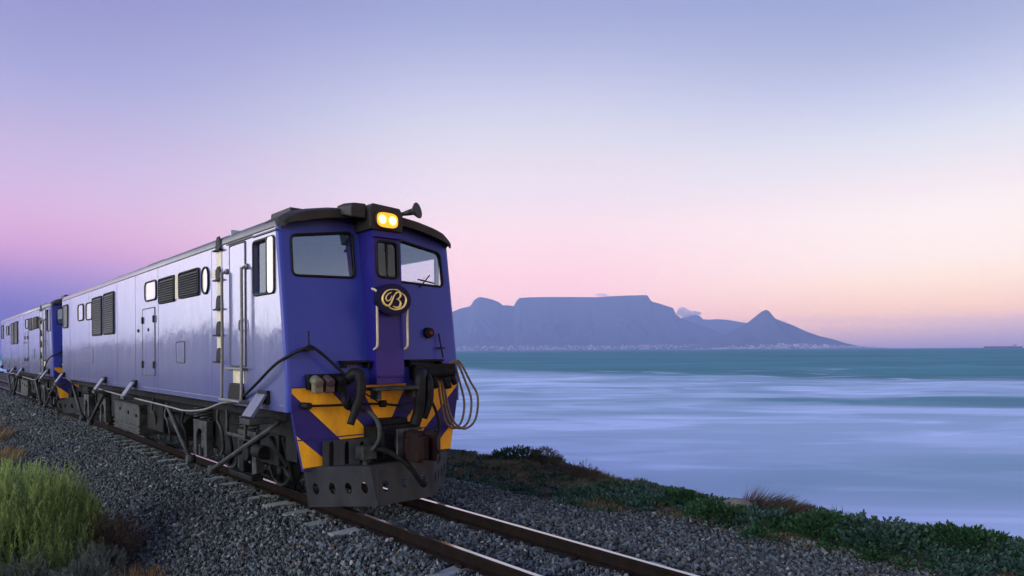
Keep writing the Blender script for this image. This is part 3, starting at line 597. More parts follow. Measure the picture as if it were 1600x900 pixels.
def bank_cover():
    def clump(seed, n, rad, ln, wd, mat, upl):
        global rng
        keep = rng; rng = np.random.default_rng(seed); a = rng.uniform(0, 6.283, n); q = np.sqrt(rng.random(n)) * rad
        B = np.stack([np.cos(a) * q, np.sin(a) * q, rng.random(n) * rad * .5 * (1 - q / rad)], 1); Dd = np.stack([np.cos(a), np.sin(a), rng.uniform(.2, upl, n)], 1) + rng.normal(size=(n, 3)) * .35
        me = leaves('clump', B, Dd, ln * rng.uniform(.6, 1.2, n), np.full(n, wd)); rng = keep
        return proto('clump_shape_%02d' % seed, me, mat)
    pr = [clump(0, 46, .13, .085, .03, M['succulent'], 1.1), clump(1, 46, .12, .08, .026, M['succulent'], 1.4), clump(2, 40, .12, .075, .034, M['bluegreen'], 1.2), clump(3, 60, .12, .13, .007, M['drycover'], 1.8), clump(4, 60, .1, .14, .006, M['drycover'], 3.0), clump(5, 50, .12, .14, .008, M['succulent'], 2.2)]
    n = 27000; u = rng.uniform(-40, 4, n); v = rng.uniform(7.7, 12.4, n); cv, cz = crest(u); z = bank_z(u, v)
    k = (v < cv + .5) & in_view(u, v, z, 1.35); k &= v > edge_v(u) + .02; k &= rng.random(n) < .62 + .38 * smooth(.36, .5, fbm(u * 1.1 + 9, v * 1.1, 41))
    u, v, z, cv = u[k], v[k], z[k], cv[k]
    nn = fbm(u * .9, v * .9, 21); dryz = smooth(-6.8, -8.2, u) * smooth(8.9, 9.5, v + (nn - .5) * 1.2)
    r = rng.random(len(u)); dry = r < np.maximum(dryz * (.93 - .5 * smooth(.55, .62, nn)), .85 * smooth(.56, .64, fbm(u * .8 + 4, v * 1.2, 51)))
    idx = np.where(dry, np.where(rng.random(len(u)) < .6, 3, 4), np.where(nn > .54, 2, np.where(rng.random(len(u)) < .16, 5, rng.integers(0, 2, len(u)))))
    crestish = (np.abs(v - cv) < .3) & (rng.random(len(u)) < .12); idx = np.where(crestish, 4, idx)
    sc = rng.uniform(.5, 1.15, (len(u), 1)) * np.where(dry, .8, 1.0)[:, None] * np.ones((1, 3))
    z = z + np.where(dry, 0, .09 * fbm(u * 2, v * 2, 7))
    o = scatter('ground_cover', np.stack([u, v, z - .01], 1), np.stack([rng.normal(0, .2, len(u)), rng.normal(0, .2, len(u)), rng.uniform(0, 6.28, len(u))], 1), sc, idx, pr); o.rotation_euler.z = TROT
    tag(o, 'matted dark green succulents and dry grass covering the bank', 'ground cover', kind='stuff'); print('cover', len(u))
bank_cover()
for k, (u, v, r, h, ln, nm, mt) in enumerate([(-4.55, 9.45, .26, .5, (.75, .1), 'windblown_tuft', 'brown'), (-4.1, 9.5, .16, .36, (.75, .1), 'windblown_tuft', 'brown'), (-9.6, 11.3, .45, .32, (.4, .1), 'windblown_tuft', 'drycover')]):
    tuft(nm, u, v, bz(u, v) + .02, r, h, 520, M[mt], ['windblown brown grass tuft leaning on the crest of the bank', 'smaller windblown brown tuft beside the leaning tuft on the crest', 'dry windblown tuft on the dark hump near the locomotive'][k], group='windblown tufts on the bank', lean=ln, spread=.5)
for k, (u, v, rx, h, mt, lb) in enumerate([(-11.7, 11.2, .9, .42, 'succulent', 'green topped low shrub on the highest mound beside the locomotive'), (-11.0, 11.35, .6, .4, 'brown', 'dark brown shrub on the seaward end of the highest mound'),
        (-9.7, 11.2, .6, .4, 'brown', 'dark tangled shrub on the second mound of the bank'), (-7.4, 8.75, .45, .26, 'bluegreen', 'blue green leafy shrub at the ballast edge in mid bank'), (-2.7, 9.0, .7, .36, 'bluegreen', 'large blue green leafy shrub at the right of the bank'),
        (-3.4, 8.95, .5, .34, 'succulent', 'dark green shrub beside the large blue green shrub'), (-5.9, 9.4, .5, .26, 'succulent', 'low green shrub on the middle crest before the windblown tuft'), (-4.9, 8.95, .6, .36, 'succulent', 'dark green shrub bulging over the ballast below the windblown tuft'), (-1.9, 9.3, .6, .3, 'succulent', 'dark green shrub at the right picture edge')]):
    shrub('bank_shrub', u, v, bz(u, v) - .04, rx, rx * .7, h, 360, 9, (.07, .026 if mt != 'brown' else .007), M[mt], lb, 'shrub', 'shrubs along the bank', up=.55, stems=6)
tuft('plant_stalk', -2.68, 9.62, bz(-2.68, 9.62), .02, .24, 16, M['brown'], 'single upright dark stalk standing on the crest at the right', 'plant', wd=.014, spread=.1)

bm = bmesh.new(); bmesh.ops.create_icosphere(bm, subdivisions=3, radius=1)
for v_ in bm.verts: v_.co *= 1 + .35 * (fbm(np.array(v_.co.x * 1.7 + 5), np.array(v_.co.y * 1.7 + v_.co.z * 1.3), 3) - .5); v_.co = Vector((v_.co.x * .26, v_.co.y * .16, v_.co.z * .12))
me = bpy.data.meshes.new('pale_rock'); bm.to_mesh(me); bm.free()
tag(link('pale_rock', me, material('weathered_rock', (.16, .16, .14), .9, var=(.08, .08, .075), vscale=7, bump=.7, bscale=20), loc=W(-4.75, 9.15, bz(-4.75, 9.15) + .1), rz=TROT + .4), 'pale weathered rock among the plants below the windblown tuft', 'rock')
# ------------------------------------------------------------------ locomotive
RAKE = .135; SWEEP = .04
def fx(z, y=0.0): return -RAKE * max(z - 1.69, 0) - SWEEP * abs(y) / 1.345        # two flat panels raked and swept back
LEN = 16.5
ROOF = [(1.4, 3.80), (1.395, 3.87), (1.35, 3.93), (1.22, 4.0), (1.0, 4.065), (.7, 4.125), (.35, 4.165), (0, 4.18)]
ARC = [(-y, z) for y, z in ROOF] + [(y, z) for y, z in ROOF[-2::-1]]
def roof_z(y): ys = [p[0] for p in ARC]; return float(np.interp(y, ys, [p[1] for p in ARC]))
def ring_frame(mb, lp, fn, r, n=6): mb.tube([fn(*p) for p in lp], r, n, closed=True)
def make_loco():
    e = empty('electric_locomotive', W(UF, VC, 0), TROT)
    # --- shell: side walls with the cab window openings, corner strips, front wall, roof, rear wall
    mb = MB(); ft = MB()
    cabw = rr(-1.08, -.41, 2.96, 3.66, .05)
    cabf = rr(-1.75, -.41, 2.96, 3.66, .05)
    zs = [1.38, 1.69, 2.3, 3.0, 3.5, 3.80]
    for s in (-1, 1):
        front = [(fx(z, 1.345) - .05, z) for z in zs]
        outer = [(-LEN, 1.38)] + front + [(-LEN, 3.80)]
        cw = cabw if s < 0 else cabf
        mb.fill(outer, [cw], lambda x, z, s=s: (x, s * 1.4, z))
        mb.wall(cw, lambda x, z, s=s: (x, s * 1.4, z), lambda x, z, s=s: (x, s * 1.35, z))
        ft.loft([[(fx(z, 1.345) - .05, s * 1.4, z), (fx(z, 1.345) - .025, s * 1.392, z), (fx(z, 1.345) - .008, s * 1.372, z), (fx(z, 1.345), s * 1.345, z)] for z in zs], True)
    wl = rquad([(-1.23, 3.16), (-.33, 3.19), (-.33, 3.84), (-1.22, 3.70)], .08)
    wr = [(-y, z) for y, z in wl]
    fo = [(-1.345, 1.69), (1.345, 1.69), (1.345, 3.80)] + [(y * .95, z) for y, z in reversed(ARC[1:-1])] + [(-1.345, 3.80)]
    fm = lambda y, z: (fx(z, y), y, z)
    fb = lambda y, z: (fx(z, y) - .05, y, z)
    cut = [(-.2, 1.8), (.2, 1.8), (.2, 3.95), (-.2, 3.95)]
    ft.fill(fo, [wl, wr, cut], fm)
    for w in (wl, wr): ft.wall(w, fm, fb)
    ft.build('cab_front', M['frontblue'], e, fix=False)
    mb.fill([(-1.4, 1.38), (1.4, 1.38)] + list(reversed(ARC)), [], lambda y, z: (-LEN, y, z))
    mb.build('body', M['blue'], e, fix=False)
    rf = MB().loft([[(x, y, z) for y, z in ARC] for x in (-LEN, -LEN * .5, -.42)] + [[(-.40, y * .955, z) for y, z in ARC]], True).build('roof', M['roof'], e)
    # gutter line, roof equipment
    for s in (-1,):
        MB().tube([(-LEN, s * 1.406, 3.80), (-.4, s * 1.406, 3.80)], .008, 6).build('gutter', M['roof'], e)
    for (x0, x1, y0, y1, h, sh) in ((-1.75, -1.0, -.9, -.3, .13, .04), (-5.6, -4.3, -.85, .8, .07, .4), (-9.0, -6.6, -.95, .9, .05, .6), (-12.0, -10.8, -.9, .8, .06, .35)):
        zb = roof_z(y0) - .02; a = [(x0, zb), (x1, zb), (x1 - sh, zb + h + .05), (x0 + sh, zb + h + .05)]
        MB().prism([(x, y0, z) for x, z in a], [(x, y1, z) for x, z in a]).build('roof_housing', M['visor'], rf, bevel=.02)
    # --- windscreens, rubber seals, wipers
    for w, s in ((wl, -1), (wr, 1)):
        p = MB().fill(w, [], lambda y, z: (fx(z, y) - .02, y, z)).build('windscreen', M['windscreen'], e, fix=False)
        k = MB(); ring_frame(k, w, lambda y, z: (fx(z, y) + .004, y, z), .018); k.build('window_seal', M['black'], p)
    k = MB().tube([(fx(3.12, .75) + .03, .75, 3.12), (fx(3.3, .95) + .04, .95, 3.32)], .01, 6).tube([(fx(3.25, .72) + .045, .72, 3.24), (fx(3.2, 1.02) + .05, 1.02, 3.2)], .012, 6)
    k.build('wiper', M['visor'], e)
    # --- cab interior
    mb = MB().box(-2.1, -2.06, -1.36, 1.36, 1.8, 4.0).box(-2.06, -.12, -1.34, 1.34, 1.74, 1.8).box(-.95, -.34, -1.3, -.35, 1.8, 2.72).box(-.95, -.34, .35, 1.25, 1.8, 2.72)
    mb.box(-2.06, -.4, -1.2, 1.2, 3.96, 3.99)
    for s in (-1, 1):
        mb.fill([(-2.06, 1.8), (-.14, 1.8), (-.38, 3.7), (-.45, 3.86), (-2.06, 3.86)], [cabw if s < 0 else cabf], lambda x, z, s=s: (x, s * 1.345, z))
    mb.build('cab_interior', M['interior'], e, fix=False)
    # --- door box between the windscreens
    dx = lambda z: .18 - .042 * (z - 1.7)
    d = MB(); hole = rr(-.17, .17, 3.19, 3.69, .07)
    d.fill([(-.225, 1.7), (.225, 1.7), (.225, 3.86), (-.225, 3.86)], [hole], lambda y, z: (dx(z), y, z))
    for s in (-1, 1): d.loft([[(fx(z) - .02, s * .225, z), (dx(z), s * .225, z)] for z in (1.7, 2.4, 3.1, 3.86)], False)
    d.wall(hole, lambda y, z: (dx(z), y, z), lambda y, z: (dx(z) - .05, y, z)); d.add([(-.02, -.225, 1.7), (.18, -.225, 1.7), (.18, .225, 1.7), (-.02, .225, 1.7)], [(0, 1, 2, 3)])
    door = d.build('end_door', M['deepblue'], e, fix=False)
    k = MB().fill(hole, [], lambda y, z: (dx(z) - .02, y, z)).build('window_pane', M['glass'], door, fix=False)
    k = MB(); ring_frame(k, hole, lambda y, z: (dx(z) + .004, y, z), .02); k.box(dx(3.4) - .04, dx(3.4) - .01, -.012, .012, 3.2, 3.68); k.build('window_seal', M['black'], door)
    MB().box(.185, .2, -.2, .2, 1.79, 1.82).box(dx(3.74) - .01, dx(3.74) + .05, -.24, .24, 3.74, 3.77).box(dx(2.4) - .005, dx(2.4) + .006, .19, .2, 1.85, 3.1).build('door_trim', M['deepblue'], door, bevel=.006)
    for s in (-1, 1):
        y = s * .245; MB().tube(spline([(.1, y, 3.02), (.21, y, 2.98), (.225, y, 2.9), (.23, y, 2.5), (.235, y, 2.3), (.22, y, 2.22), (.14, y, 2.18)], 4), .017, 8).build('door_handrail', M['cream'], e)
    MB().box(.12, .42, -.38, .4, 1.62, 1.665).box(.12, .36, -.3, -.26, 1.5, 1.62).box(.12, .36, .26, .3, 1.5, 1.62).build('door_step', M['dusty'], e, bevel=.01)
    # --- headlight housing and visors
    h = MB(); a = [(-.28, 3.84), (.24, 3.84), (.25, 4.1), (.2, 4.18), (-.24, 4.2), (-.29, 4.12)]
    h.prism([(-.6, y, z) for y, z in a], [(.13, y, z) for y, z in a]); hb = h.build('headlight_housing', M['visor'], e, bevel=.015)
    el_ = [(-.02 + .185 * math.copysign(abs(math.cos(t)) ** .6, math.cos(t)), 3.985 + .118 * math.copysign(abs(math.sin(t)) ** .7, math.sin(t))) for t in [k * 2 * math.pi / 32 for k in range(32)]]
    hl = MB().prism([(.125, y, z) for y, z in el_], [(.15, y, z) for y, z in el_]).build('headlight', M['lamp_glow'], e)
    for y in (-.1, .065):
        MB().cyl((.15, y, 3.99), (.172, y, 3.99), .06, .04, 20).build('bulb', M['lamp_bulb'], hl)
    k = MB(); ring_frame(k, el_, lambda y, z: (.15, y, z), .014); k.build('lamp_rim', M['visor'], hl)
    for s in (-1, 1):
        ys = np.linspace(.235, 1.385, 22); v = MB(); rings = []
        for y in ys:
            z = roof_z(y) + .012; k_ = float(smooth(1.12, 1.385, y)); lip = .11 - .045 * k_; ov = .12 - .06 * k_
            rings.append([(-.75, s * y, z - .005), (-.32, s * y, z + .006), (-.3 + ov + .02, s * y * .985, z - .03), (-.3 + ov + .05, s * y * .98, z - .05), (-.3 + ov + .05, s * y * .98, z - .05 - lip), (-.3 + ov + .02, s * y * .975, z - .05 - lip), (-.3 + ov - .0, s * y * .97, z - .075), (-.36, s * y * .97, z - .14)])
        v.loft(rings, False, True); v.f += [tuple(range(len(v.v) - 8, len(v.v)))]; v.sm += [False]
        v.build('windscreen_visor', M['visor'], e)
    MB().prism([(-.22, y, z) for y, z in ((-.62, 4.05), (-.3, 4.08), (-.3, 4.22), (-.5, 4.21), (-.6, 4.16))], [(.06, y, z) for y, z in ((-.54, 3.98), (-.3, 3.98), (-.3, 4.19), (-.48, 4.18), (-.53, 4.14))]).build('roof_box', M['visor'], e, bevel=.02)
    hn = MB().cyl((-.35, .3, 4.14), (-.05, .4, 4.17), .03, .03, 12).cyl((-.05, .4, 4.17), (.06, .47, 4.19), .035, .05, 16).cyl((.06, .47, 4.19), (.12, .5, 4.2), .05, .115, 20).cyl((.12, .5, 4.2), (.135, .508, 4.203), .115, .118, 20)
    hn.build('horn', M['visor'], e)
    # --- badge with the script letter
    bd = MB(); E_ = lambda r, x: [(x, .29 * r * math.cos(t), 2.87 + .222 * r * math.sin(t)) for t in [k * 2 * math.pi / 40 for k in range(40)]]
    bd.prism(E_(1, .2), E_(1, .262)); bd.prism(E_(.93, .262), E_(.9, .268)); badge = bd.build('badge', M['navy'], e, bevel=.008)
    zz = lambda a, b: (.276, (a - 575) * .00082, 2.87 - (b - 462) * .00078)
    st = MB()
    def stroke(p, r0, closed=False):
        q = spline([zz(*k) for k in p], 7, closed); m = len(q); rs = [r0 * (.35 + .65 * math.sin(math.pi * (i + .5) / m)) for i in range(m)] if not closed else r0
        st.tube(q, rs, 6, closed)
    stroke([(560, 285), (450, 305), (370, 380), (345, 465), (375, 545), (450, 580), (500, 540), (540, 460), (575, 390), (620, 345)], .017)
    stroke([(560, 285), (640, 290), (720, 340)], .009)
    stroke([(720, 335), (785, 390), (810, 465), (780, 550), (710, 610), (600, 640), (520, 625), (460, 590)], .017)
    stroke([(525, 335), (450, 375), (410, 440), (430, 490), (490, 470), (530, 400)], .012)
    stroke([(575, 395), (620, 335), (680, 335), (700, 385), (670, 435), (625, 452)], .014)
    stroke([(620, 450), (680, 480), (700, 540), (665, 590), (600, 600), (545, 580)], .016)
    st.build('badge_emblem', M['gold'], badge, fix=False)
    # --- headstock, chevrons
    hs = [(-1.33, 1.69), (-1.33, 1.43), (-1.285, 1.08), (-1.19, .6), (1.19, .6), (1.285, 1.08), (1.33, 1.43), (1.33, 1.69)]
    hk = MB()
    for s in (-1, 1):
        hh = [(0, 1.69), (s * 1.345, 1.69), (s * 1.345, 1.43), (s * 1.285, 1.08), (s * 1.19, .6), (0, .6)]
        hk.prism([(fx(0, y) - .06, y, z) for y, z in hh], [(fx(0, y), y, z) for y, z in hh])
    hk.build('headstock', M['purple'], e)
    chev = [[(-1.34, 1.685), (-.86, 1.685), (-.29, 1.08), (-.29, .93), (-.63, .93), (-1.34, 1.62)], [(-.38, 1.685), (0, 1.685), (0, 1.19), (-.11, 1.19)], [(-1.28, 1.07), (-1.195, .64), (-.8, .64)]]
    for c in chev:
        for s in (-1, 1):
            q = [(y * -s, z) for y, z in c]; MB().prism([(fx(0, y) + .0005, y, z) for y, z in q], [(fx(0, y) + .005, y, z) for y, z in q]).build('chevron_stripe', M['yellow'], e)
    sm_ = MB()
    for s in (-1, 1):
        for z0, z1, y0, y1 in ((1.005, 1.02, .3, 1.27), (1.686, 1.7, .2, 1.35)):
            sm_.prism([(fx(0, y) - .004, s * y, z) for y, z in ((y0, z0), (y1, z0), (y1, z1), (y0, z1))], [(fx(0, y) + .012, s * y, z) for y, z in ((y0, z0), (y1, z0), (y1, z1), (y0, z1))])
    sm_.build('headstock_seam', M['purple'], e)
    # --- plough
    Bt = [(-.08, -1.1), (.5, -.42), (.56, .42), (-.05, 1.1)]; Tp = [(-.1, -1.17), (.44, -.5), (.5, .5), (-.07, 1.17)]
    pl = MB()
    for i, nh in ((0, 4), (1, 3), (2, 4)):
        b0, b1, t0, t1 = Vector(Bt[i]), Vector(Bt[i + 1]), Vector(Tp[i]), Vector(Tp[i + 1]); w = (b1 - b0).length
        def mp(a, z, off=0):
            k = a / w; bb = b0.lerp(b1, k); tt = t0.lerp(t1, k); q = bb.lerp(tt, (z - .12) / .53); nn = Vector((b1 - b0)).normalized(); return (q.x + nn.y * off, q.y - nn.x * off, z)
        holes = [[(w * (j + .6) / (nh + .2) + .044 * math.cos(t), .36 + .078 * math.sin(t)) for t in [m * 2 * math.pi / 12 for m in range(12)]] for j in range(nh)]
        pl.fill([(0, .12), (w, .12), (w, .65), (0, .65)], holes, mp)
        for hh in holes: pl.wall(hh, mp, lambda a, z: mp(a, z, -.03))
        pl.add([mp(0, .12), mp(w, .12), mp(w, .12, -.05), mp(0, .12, -.05)], [(0, 1, 2, 3)])
        pl.box(*sorted((mp(0, .12)[0] - .005, mp(0, .12)[0] + .006)), mp(0, .12)[1] - .004, mp(0, .12)[1] + .004, .13, .6)
    pl.add([(x, y_, .648) for x, y_ in [(0, -1.19)] + Tp + [(0, 1.19)]], [(0, 1, 2, 3, 4, 5)])
    plo = pl.build('plough', M['plough'], e, fix=False)
    for s in (-1, 1):
        q = [(s * .96, .58), (s * .96, .98), (s * .28, .98), (s * .28, .5)]
        holes = [[(s * c + .037 * math.cos(t), zc + .19 * math.copysign(abs(math.sin(t)) ** .35, math.sin(t))) for t in [m * 2 * math.pi / 16 for m in range(16)]] for c, zc in ((.84, .78), (.64, .77), (.44, .75))]
        xm = lambda y, z: (.03 + .16 * (1 - (abs(y) - .28) / .68), y, z)
        p2 = MB().fill(q, holes, xm)
        for hh in holes: p2.wall(hh, xm, lambda y, z: (xm(y, z)[0] - .04, y, z))
        p2.build('slotted_plate', M['plough'], plo, fix=False)
        MB().box(.007, .02, min(s * .94, s * .34), max(s * .94, s * .34), .56, .975).build('slot_shade_sheet', M['black'], plo)  # black sheet added to paint the darkness inside the slots
    # --- coupler and draw gear
    MB().box(.0, .32, -.34, .36, .66, 1.14).box(.3, .4, -.26, .28, .72, 1.08).box(.02, .3, -.2, .2, 1.14, 1.22).build('coupler_pocket', M['under'], e, bevel=.02)
    cp = MB().box(.3, .72, -.1, .1, .78, 1.0)
    o1 = [(x, y * .6 + .02) for x, y in [(.62, -.16), (.82, -.24), (.98, -.22), (1.0, -.1), (.9, -.06), (.84, .02), (.86, .12), (.98, .16), (1.02, .26), (.9, .32), (.72, .24), (.6, .12)]]
    cp.prism([(x, y, .7) for x, y in o1], [(x, y, 1.08) for x, y in o1]); cpl = cp.build('coupler', M['rust'], e, bevel=.02)
    kn = [(x, y * .6 + .02) for x, y in [(.84, -.2), (1.0, -.24), (1.06, -.14), (1.04, .0), (.94, .05), (.92, -.06)]]
    MB().prism([(x, y, .74) for x, y in kn], [(x, y, 1.04) for x, y in kn]).build('knuckle', M['rust'], cpl, bevel=.02)
    MB().box(.6, .64, -.2, -.1, .72, 1.12).box(.6, .64, -.1, .2, 1.08, 1.12).build('coupler_frame', M['dusty'], cpl, bevel=.01)
    MB().tube(spline([(.1, -1.2, 1.46), (.12, -.9, 1.45), (.13, -.2, 1.43), (.2, .05, 1.4), (.3, .1, 1.42), (.32, .25, 1.44)], 5), .016, 8).tube([(-.1, -1.22, 1.46), (.13, -1.18, 1.46)], .045, 10).tube([(.13, -.15, 1.43), (.2, -.1, 1.43)], .05, 10).tube([(.2, .05, 1.4), (.42, .16, 1.3)], .014, 6).tube([(.15, -.14, 1.43), (.06, -.38, 1.6)], .012, 6).build('uncoupling_lever', M['black'], e)
    # --- jumper sockets and cables on the left
    sk = MB().box(-.1, .07, -1.16, -.66, 1.66, 1.86).build('jumper_sockets', M['under'], e, bevel=.02)
    for y, m in ((-1.08, 'socket'), (-.92, 'socket2'), (-.75, 'under')):
        MB().cyl((.06, y, 1.79), (.19, y, 1.75), .07, .064, 16).cyl((.2, y, 1.75), (.215, y, 1.745), .064, .05, 16).box(.09, .19, y - .06, y + .06, 1.62, 1.74).build('socket_cap', M[m], sk, bevel=.012)
    MB().tube(spline([(.12, -.66, 1.74), (.2, -.6, 1.85), (.27, -.54, 1.82), (.3, -.55, 1.6), (.3, -.62, 1.4), (.3, -.7, 1.2)], 6), [.05, .055, .06, .07, .075, .08, .08, .08] + [.08] * 6 + [.07] * 5 + [.06] * 6 + [.05] * 6, 12).tube(spline([(.15, -.72, 1.62), (.22, -.74, 1.5), (.2, -.66, 1.42), (.18, -.58, 1.55)], 6), .045, 10).build('jumper_cable', M['black'], e)
    MB().tube(spline([(-1.45, -1.45, 1.5), (-.8, -1.5, 1.72), (-.2, -1.45, 2.02), (.05, -1.2, 2.2), (.07, -1.1, 2.21), (.1, -.9, 2.05), (.15, -.7, 1.85), (.2, -.6, 1.72)], 6), .02, 8).build('draped_cable', M['black'], e)
    MB().tube([(.06, -1.15, 2.2), (.05, -1.15, 2.42)], .011, 6).box(-.1, .09, -1.2, -1.07, 2.17, 2.2).build('cable_hook', M['black'], e)
    for s, y0, y1 in ((-1, -.68, -.26), (1, .36, .98)):
        MB().box(-.14, .12, y0, y1, 2.0, 2.03).box(-.06, .1, y0 + .02, y0 + .05, 1.93, 2.0).box(-.06, .1, y1 - .05, y1 - .02, 1.93, 2.0).build('step_bracket', M['under'], e, bevel=.008)
    # --- jumper gear on the right: receptacles, heavy cables, hanging loops
    MB().box(-.12, .16, .45, 1.16, 1.74, 1.96).cyl((.15, .42, 1.82), (.15, 1.12, 1.84), .075, .07, 14).cyl((.2, .7, 1.75), (.28, .7, 1.62), .06, .05, 12).cyl((.2, .95, 1.75), (.26, .95, 1.6), .06, .05, 12).cyl((.1, 1.1, 1.8), (.2, 1.12, 1.65), .05, .04, 12).build('jumper_receptacle', M['under'], e, bevel=.01)
    MB().tube(spline([(.22, .5, 1.84), (.34, .38, 1.78), (.36, .36, 1.55), (.32, .36, 1.3), (.3, .3, 1.1)], 6), .08, 12).tube(spline([(.2, .6, 1.8), (.36, .52, 1.7), (.36, .52, 1.45), (.3, .46, 1.2)], 6), .06, 10).build('jumper_cable', M['black'], e)
    for k, (dy, dx_, dz, w_) in enumerate(((1.14, .02, 1.98, -.04), (1.2, -.04, 2.0, .05), (1.25, -.08, 2.0, .14))):
        MB().tube(spline([(.1, dy - .12, dz - .12), (.12, dy, dz), (.14, dy + .14 + w_ * .5, dz - .32), (.16, dy + .22 + w_ * .9, 1.35 + .04 * k), (.17, dy + .16 + w_ * .9, 1.08), (.2, dy - .02 + w_ * .5, .985 - .012 * k), (.22, dy - .2 + w_ * .2, 1.08), (.2, dy - .28, 1.35), (.14, dy - .3, 1.72)], 7), .018, 8).build('hanging_cable', M['cable'], e)
    MB().tube(spline([(.1, .62, 1.5), (.16, .7, 1.42), (.2, .78, 1.2), (.22, .8, 1.0), (.2, .72, .82), (.22, .76, .7), (.3, .74, .58), (.36, .6, .5), (.4, .4, .5)], 6), .022, 8).build('brake_hose', M['black'], e)
    MB().tube(spline([(.12, -.5, 1.36), (.3, -.42, 1.34), (.42, -.36, 1.2), (.45, -.36, 1.0), (.4, -.42, .86), (.3, -.5, .78)], 6), .032, 10).build('air_pipe', M['dusty'], e)
    MB().tube(spline([(.3, -.42, .86), (.48, -.3, .84), (.62, -.16, .74), (.7, -.02, .58), (.7, .1, .42), (.68, .2, .34)], 6), [.045] * 8 + [.04] * 10 + [.035] * 8 + [.05] * 5, 12).build('air_hose', M['under'], e)
    MB().box(.2, .4, -.58, -.36, .72, .9).cyl((.3, -.48, .62), (.3, -.48, .76), .04, .04, 10).build('hose_cock', M['dusty'], e, bevel=.015)
    tl = MB().cyl((fx(2.43, .84) - .02, .84, 2.43), (fx(2.43, .84) + .08, .84, 2.43), .085, .075, 20).build('tail_lamp', M['under'], e); MB().cyl((fx(2.43, .84) + .08, .85, 2.43), (fx(2.43, .84) + .095, .85, 2.43), .04, .03, 14).build('lens', M['red'], tl)
    MB().tube([(-.08, 1.02, 2.42), (.02, 1.03, 2.05)], .013, 6).tube([(-.05, .95, 2.2), (-.05, 1.12, 2.2)], .012, 6).build('cable_hook', M['black'], e)
    # --- near side (and the same far side) fittings
    y = -1.4
    P = lambda d: (lambda x, z: (x, y - d, z))
    def framed(name, x0, x1, z0, z1, r, mat, fr=.018):
        lp = rr(x0, x1, z0, z1, r); o = MB().prism([(a, y - .002, b) for a, b in lp], [(a, y - .008, b) for a, b in lp]).build(name, M[mat], e)
        k = MB(); ring_frame(k, lp, P(.01), fr); k.build('window_seal', M['black'], o); return o
    framed('engine_room_window', -6.72, -5.92, 3.2, 3.57, .1, 'glaze'); framed('oval_window', -3.24, -2.94, 3.11, 3.53, .14, 'glaze')
    framed('engine_room_window', -13.85, -13.1, 3.08, 3.52, .1, 'glaze'); framed('engine_room_window', -12.7, -11.95, 3.06, 3.5, .1, 'glaze')
    framed('rear_cab_window', -16.3, -15.5, 2.95, 3.64, .08, 'louvre')
    def louvre(x0, x1, z0, z1, n):
        o = MB().prism([(a, y - .002, b) for a, b in rr(x0, x1, z0, z1, .05)], [(a, y - .006, b) for a, b in rr(x0, x1, z0, z1, .05)]).build('louvre', M['black'], e)
        sl = MB(); dz = (z1 - z0 - .06) / n
        for k in range(n):
            z = z0 + .03 + dz * k; sl.prism([(x0 + .03, y - .006, z), (x0 + .03, y - .04, z), (x0 + .03, y - .008, z + dz * .9)], [(x1 - .03, y - .006, z), (x1 - .03, y - .04, z), (x1 - .03, y - .008, z + dz * .9)])
        sl.build('louvre_slats', M['louvre'], o)
        k = MB(); ring_frame(k, rr(x0, x1, z0, z1, .05), P(.012), .02); k.build('louvre_frame', M['black'], o)
    louvre(-4.45, -3.4, 3.12, 3.55, 9); louvre(-5.72, -4.74, 3.1, 3.55, 9); louvre(-10.5, -9.47, 2.62, 3.6, 18); louvre(-11.86, -10.78, 2.62, 3.58, 18)
    MB().box(-4.7, -4.5, y - .01, y, 3.12, 3.56).build('cream_panel', M['cream'], e)
    def outline(name, x0, x1, z0, z1, w=.012, mat='blue', hinge=True):
        o = MB().prism([(a, y - .001, b) for a, b in rr(x0, x1, z0, z1, .03)], [(a, y - .007, b) for a, b in rr(x0, x1, z0, z1, .03)]).build(name, M[mat], e, bevel=.003)
        k = MB(); ring_frame(k, rr(x0 - .01, x1 + .01, z0 - .01, z1 + .01, .03), P(.002), w, 5); k.build('door_edge', M['louvre'], o)
        if hinge:
            k = MB()
            for z in (z0 + .2, z1 - .22):
                for x in (x0 + .02, x1 - .02): k.box(x - .03, x + .03, y - .035, y - .004, z - .07, z + .07)
            k.build('hinge', M['black'], o, bevel=.008)
    outline('equipment_door', -6.93, -6.06, 1.72, 3.04); outline('small_hatch', -4.66, -4.2, 1.99, 2.34, hinge=False); outline('side_panel', -13.3, -11.9, 1.9, 2.3, .006, hinge=False)
    for x in (-7.3, -6.5): MB().cyl((x, y, 2.62), (x, y - .02, 2.62), .035, .03, 12).build('bolt_cap', M['black'], e)
    for x in (-2.82, -5.83, -7.55, -9.2, -12.4, -15.2):
        MB().box(x - .012, x + .012, y - .004, y - .0005, 1.39, 3.79).build('panel_seam', M['blue'], e, bevel=.002)
    MB().box(-LEN, -.12, y - .006, y - .0005, 1.44, 1.46).build('skirt_rib', M['blue'], e, bevel=.002)
    # climbing steps with reflective strip
    MB().box(-2.56, -2.34, y - .006, y - .001, 2.05, 3.78).build('reflective_strip', M['cream'], e)
    for z in (3.74, 3.28, 2.83, 2.43, 2.02):
        a = [(-.13, 0), (.13, 0), (.1, .16), (.05, .21), (-.05, .21), (-.1, .16)]
        st_ = MB().prism([(-2.45 + p, y - .007, z + q) for p, q in a], [(-2.45 + p * .8, y - .03, z + q * .9) for p, q in a]).build('foot_step', M['black'], e, bevel=.01)
        MB().box(-2.6, -2.3, y - .06, y - .007, z - .025, z).build('step_tread', M['black'], st_, bevel=.006)
    MB().box(-2.76, -2.62, y - .006, y - .001, 3.33, 3.45).build('cream_panel', M['cream'], e)
